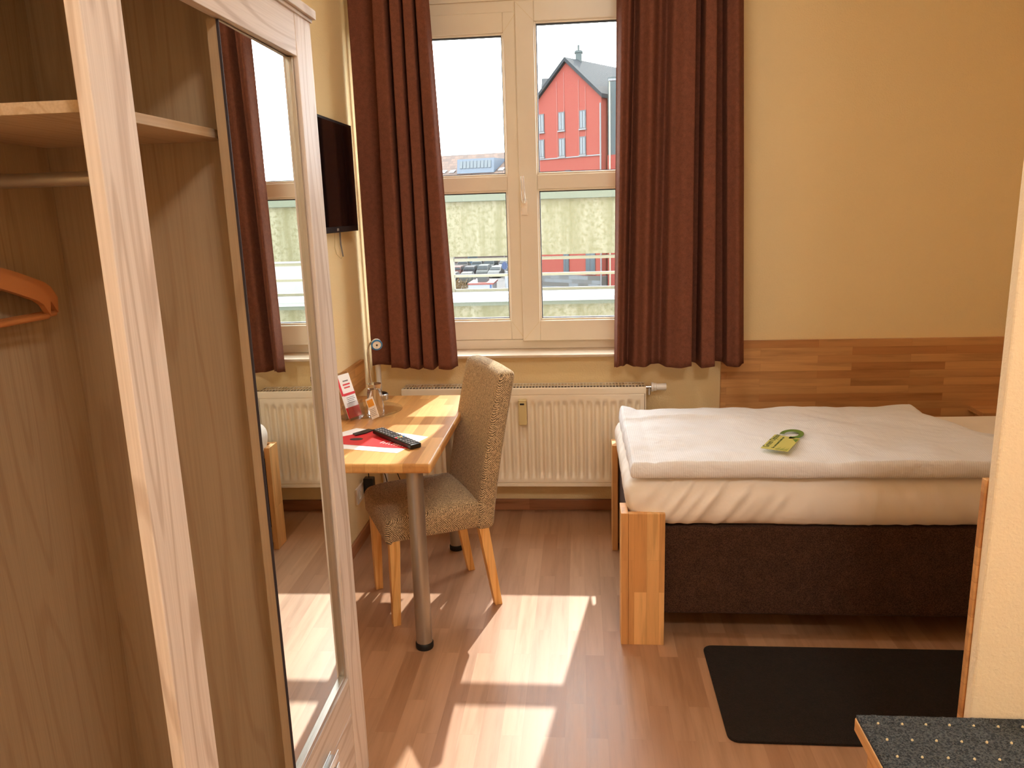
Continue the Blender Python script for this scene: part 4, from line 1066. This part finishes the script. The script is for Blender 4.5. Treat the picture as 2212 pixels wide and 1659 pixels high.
for i in range(16):
    s_ = -20 + i * 2.3
    for z_ in (ez - 3.2, ez - 6.4, ez - 9.2):
        b = MB(); b.prism([bp_(s_, 0.34, z_), bp_(s_ + 1.1, 0.34, z_), bp_(s_ + 1.1, 0.34, z_ + 1.7), bp_(s_, 0.34, z_ + 1.7)], bw * 0.1); b.build('window', O['winframe'], lb)

# dark garden wall behind the cars
tag(MB().box(on_z(900, 573, GZ).x - 12, on_z(1100, 572, GZ).x + 1, 134, 134.4, GZ, GZ + 2.2).build('boundary_wall', plain('brown_wall', (84, 70, 62), 0.9)), 'low brown boundary wall behind the parked cars', 'wall')

# parked cars
CARM = {}
def paint(rgb):
    rgb = tuple(int(c * 0.72) for c in rgb)
    if rgb not in CARM: CARM[rgb] = plain('car_paint_%d_%d_%d' % rgb, rgb, 0.6, 0, None, 0.2)
    return CARM[rgb]
def car(px, py, heading, rgb, label, suv=0.0):
    p = on_z(px, py, GZ)
    root = empty('car', (p.x, p.y, GZ), heading, label=label, cat='car', group='parked cars beyond the parapet')
    L, Wc, Hh = 4.2, 1.60, 1.46 + suv
    pts = [(-L / 2, .35), (-L / 2 + .02, .85), (-L / 2 + .12, 1.0), (-L / 2 + .35, Hh - .12), (-L / 2 + .7, Hh), (0.35, Hh), (0.75, Hh - .1), (1.25, 1.0), (L / 2 - .25, .85), (L / 2, .62), (L / 2, .35)]
    b = MB(); n = len(pts)
    def wx(z): return Wc / 2 * (1 if z < .95 else 1 - .22 * (z - .95) / (Hh - .95))
    vs = [Vector((x, -wx(z), z)) for x, z in pts] + [Vector((x, wx(z), z)) for x, z in pts]
    b.add(vs, [tuple(range(n))[::-1], tuple(range(n, 2 * n))] + [(i, (i + 1) % n, (i + 1) % n + n, i + n) for i in range(n)])
    o = b.build('body', paint(rgb), None, smooth=True, bevel=0.06, seg=2); o.parent = root
    g = MB()
    for sy in (-1, 1):
        pz = [(-L / 2 + .42, .98), (-L / 2 + .62, Hh - .12), (0.35, Hh - .1), (1.05, .98)]
        g.prism([Vector((x, sy * (wx(z) + .012), z)) for x, z in pz], (0, -sy * .05, 0))
    g.prism([(0.80, -.62, Hh - .12), (0.80, .62, Hh - .12), (1.26, .74, 1.04), (1.26, -.74, 1.04)], (.03, 0, .02))
    g.prism([(-L / 2 + .31, -.62, Hh - .16), (-L / 2 + .31, .62, Hh - .16), (-L / 2 + .12, .72, 1.04), (-L / 2 + .12, -.72, 1.04)], (-.03, 0, .02))
    o = g.build('windows', O['carglass'], None); o.parent = root
    for sx in (-1.3, 1.3):
        for sy in (-1, 1):
            o = MB().tube([(sx, sy * .66, .32), (sx, sy * .815, .32)], .32, 16).build('wheel', O['tyre'], None, smooth=True); o.parent = root
    return root
H = math.radians
car(1019, 597, H(88), (34, 38, 48), 'black hatchback seen from behind in the middle of the row')
car(1046, 597, H(-92), (84, 94, 92), 'silver grey car facing forward next to the black hatchback', 0.1)
car(1075, 598, H(-100), (150, 154, 152), 'white saloon parked at the right of the front row')
car(991, 597, H(86), (130, 78, 64), 'reddish car at the left end of the row')
car(1060, 584, H(-95), (76, 84, 86), 'dark grey estate car behind the white saloon', 0.2)
car(1003, 583, H(92), (140, 138, 132), 'white car behind the reddish car')
car(1033, 583, H(92), (120, 134, 138), 'pale silver car in the back row above the silver grey car')
car(1021, 574, H(100), (60, 104, 132), 'blue car furthest back in the car park', 0.3)
car(1091, 583, H(-88), (120, 130, 138), 'silver car behind the blue sign')
car(1106, 599, H(-88), (150, 156, 160), 'white car right beside the blue sign')
car(979, 613, H(88), (106, 106, 92), 'pale car lowest at the left behind the shield sign')
car(1011, 613, H(92), (92, 100, 92), 'green grey car below the black hatchback')
# site container
p = on_z(1040, 652, GZ)
ct = empty('site_container', (p.x, p.y, GZ), label='white site container with red roof edge and dark unit on top', cat='container')
cw = (on_y(1068, 640, p.y).x - on_y(1014, 640, p.y).x) / 2; ctz = on_y(1040, 615, p.y).z
b = MB(); b.box(p.x - cw, p.x + cw * 0.92, p.y, p.y + 4, GZ, ctz); b.build('body', O['white'], ct)
b = MB(); b.box(p.x - cw - .03, p.x + cw + .03, p.y - .04, p.y + 4.04, ctz, ctz + 0.16); b.build('roof_edge', O['redtrim'], ct)
b = MB(); b.box(p.x - cw * .35, p.x + cw * .4, p.y + 1, p.y + 3, ctz + .16, ctz + .75); b.build('roof_unit', O['dark'], ct)
b = MB(); b.box(p.x + cw * .72, p.x + cw * .86, p.y - .02, p.y + .05, GZ, ctz); b.build('stripe', O['bluepaint'], ct)
for s_ in (-.55, .25):
    b = MB(); b.box(p.x + cw * s_, p.x + cw * (s_ + .28), p.y - .02, p.y + .03, ctz - .95, ctz - .55); b.build('window', O['winframe'], ct)
# van at the right edge
p = on_z(1104, 648, GZ)
vn = empty('white_van', (p.x, p.y, GZ), label='white van parked right beyond the container', cat='van')
b = MB(); b.box(p.x - .55, p.x + 2.2, p.y, p.y + 4.6, GZ + .35, GZ + 2.3); b.build('body', O['white'], vn, bevel=0.1)
b = MB(); b.box(p.x - .62, p.x - .56, p.y + 3.4, p.y + 4.2, GZ + 1.2, GZ + 2.0); b.build('window', O['carglass'], vn)
for dx in (-.45, 2.0):
    for dy in (.8, 3.7):
        MB().tube([(p.x + dx, p.y + dy, GZ + .35), (p.x + dx + .2, p.y + dy, GZ + .35)], .35, 14).build('wheel', O['tyre'], vn, smooth=True)
# signs
p = on_z(1091, 604, GZ)
sg = empty('blue_sign', (p.x, p.y, GZ), label='round blue traffic sign on a pole among the cars', cat='traffic sign')
MB().tube([(p.x, p.y, GZ), (p.x, p.y, GZ + 3.3)], .05, 8).build('pole', O['pipe'], sg)
MB().prism([(p.x + .38 * math.cos(a), p.y - .08, GZ + 1.75 + .5 * math.sin(a)) for a in [i * PI / 8 for i in range(16)]], (0, .04, 0)).build('sign_plate', O['bluepaint'], sg)
p = on_z(980, 628, GZ)
sg = empty('shield_sign', (p.x, p.y, GZ), label='pale shield shaped sign on a post left of the bush', cat='sign')
MB().tube([(p.x, p.y, GZ), (p.x, p.y, GZ + 1.6)], .04, 8).build('pole', O['pipe'], sg)
MB().prism([(p.x - .3, p.y - .06, GZ + 1.6), (p.x, p.y - .06, GZ + .9 + .1), (p.x + .3, p.y - .06, GZ + 1.6 - .3), (p.x + .3, p.y - .06, GZ + 1.9), (p.x - .3, p.y - .06, GZ + 1.9)], (0, .03, 0)).build('sign_plate', O['white'], sg)
# bush
p = on_z(992, 640, GZ); rnd = random.Random(3)
b = MB()
for i in range(90):
    a = rnd.uniform(0, 2 * PI); r = rnd.uniform(0.1, 1.3); h = rnd.uniform(.7, 1.9)
    s_ = Vector((p.x + .3 * r * math.cos(a), p.y + .3 * r * math.sin(a), GZ)); e_ = Vector((p.x + r * math.cos(a), p.y + r * math.sin(a), GZ + h))
    b.tube([s_, (s_ + e_) / 2 + Vector((0, 0, .15)), e_], [.03, .02, .008], 5)
    for k_ in range(5):
        c_ = s_ + (e_ - s_) * rnd.uniform(.5, 1); w_ = Vector((rnd.uniform(-.12, .12), rnd.uniform(-.12, .12), rnd.uniform(-.05, .12)))
        b.prism([c_, c_ + w_, c_ + w_ * .5 + Vector((.05, .02, .08))], (0.01, .01, 0))
tag(b.build('bush', O['bush']), 'dry yellow brown bush left of the white container', 'bush')
# lamp post by the house
pz = on_y(1318, 640, 40); 
ls = empty('street_lamp', (pz.x, 40, GZ), label='tall pale lamp post at the right edge of window', cat='street lamp')
MB().tube([(pz.x, 40, GZ), (pz.x + .0, 40, on_y(1318, 175, 40).z)], [.035, .03], 8).build('pole', O['rail'], ls, smooth=True)
MB().box(pz.x - .05, pz.x + .9, 39.9, 40.1, on_y(1318, 175, 40).z, on_y(1318, 175, 40).z + .1).build('lamp_head', O['pipe'], ls)
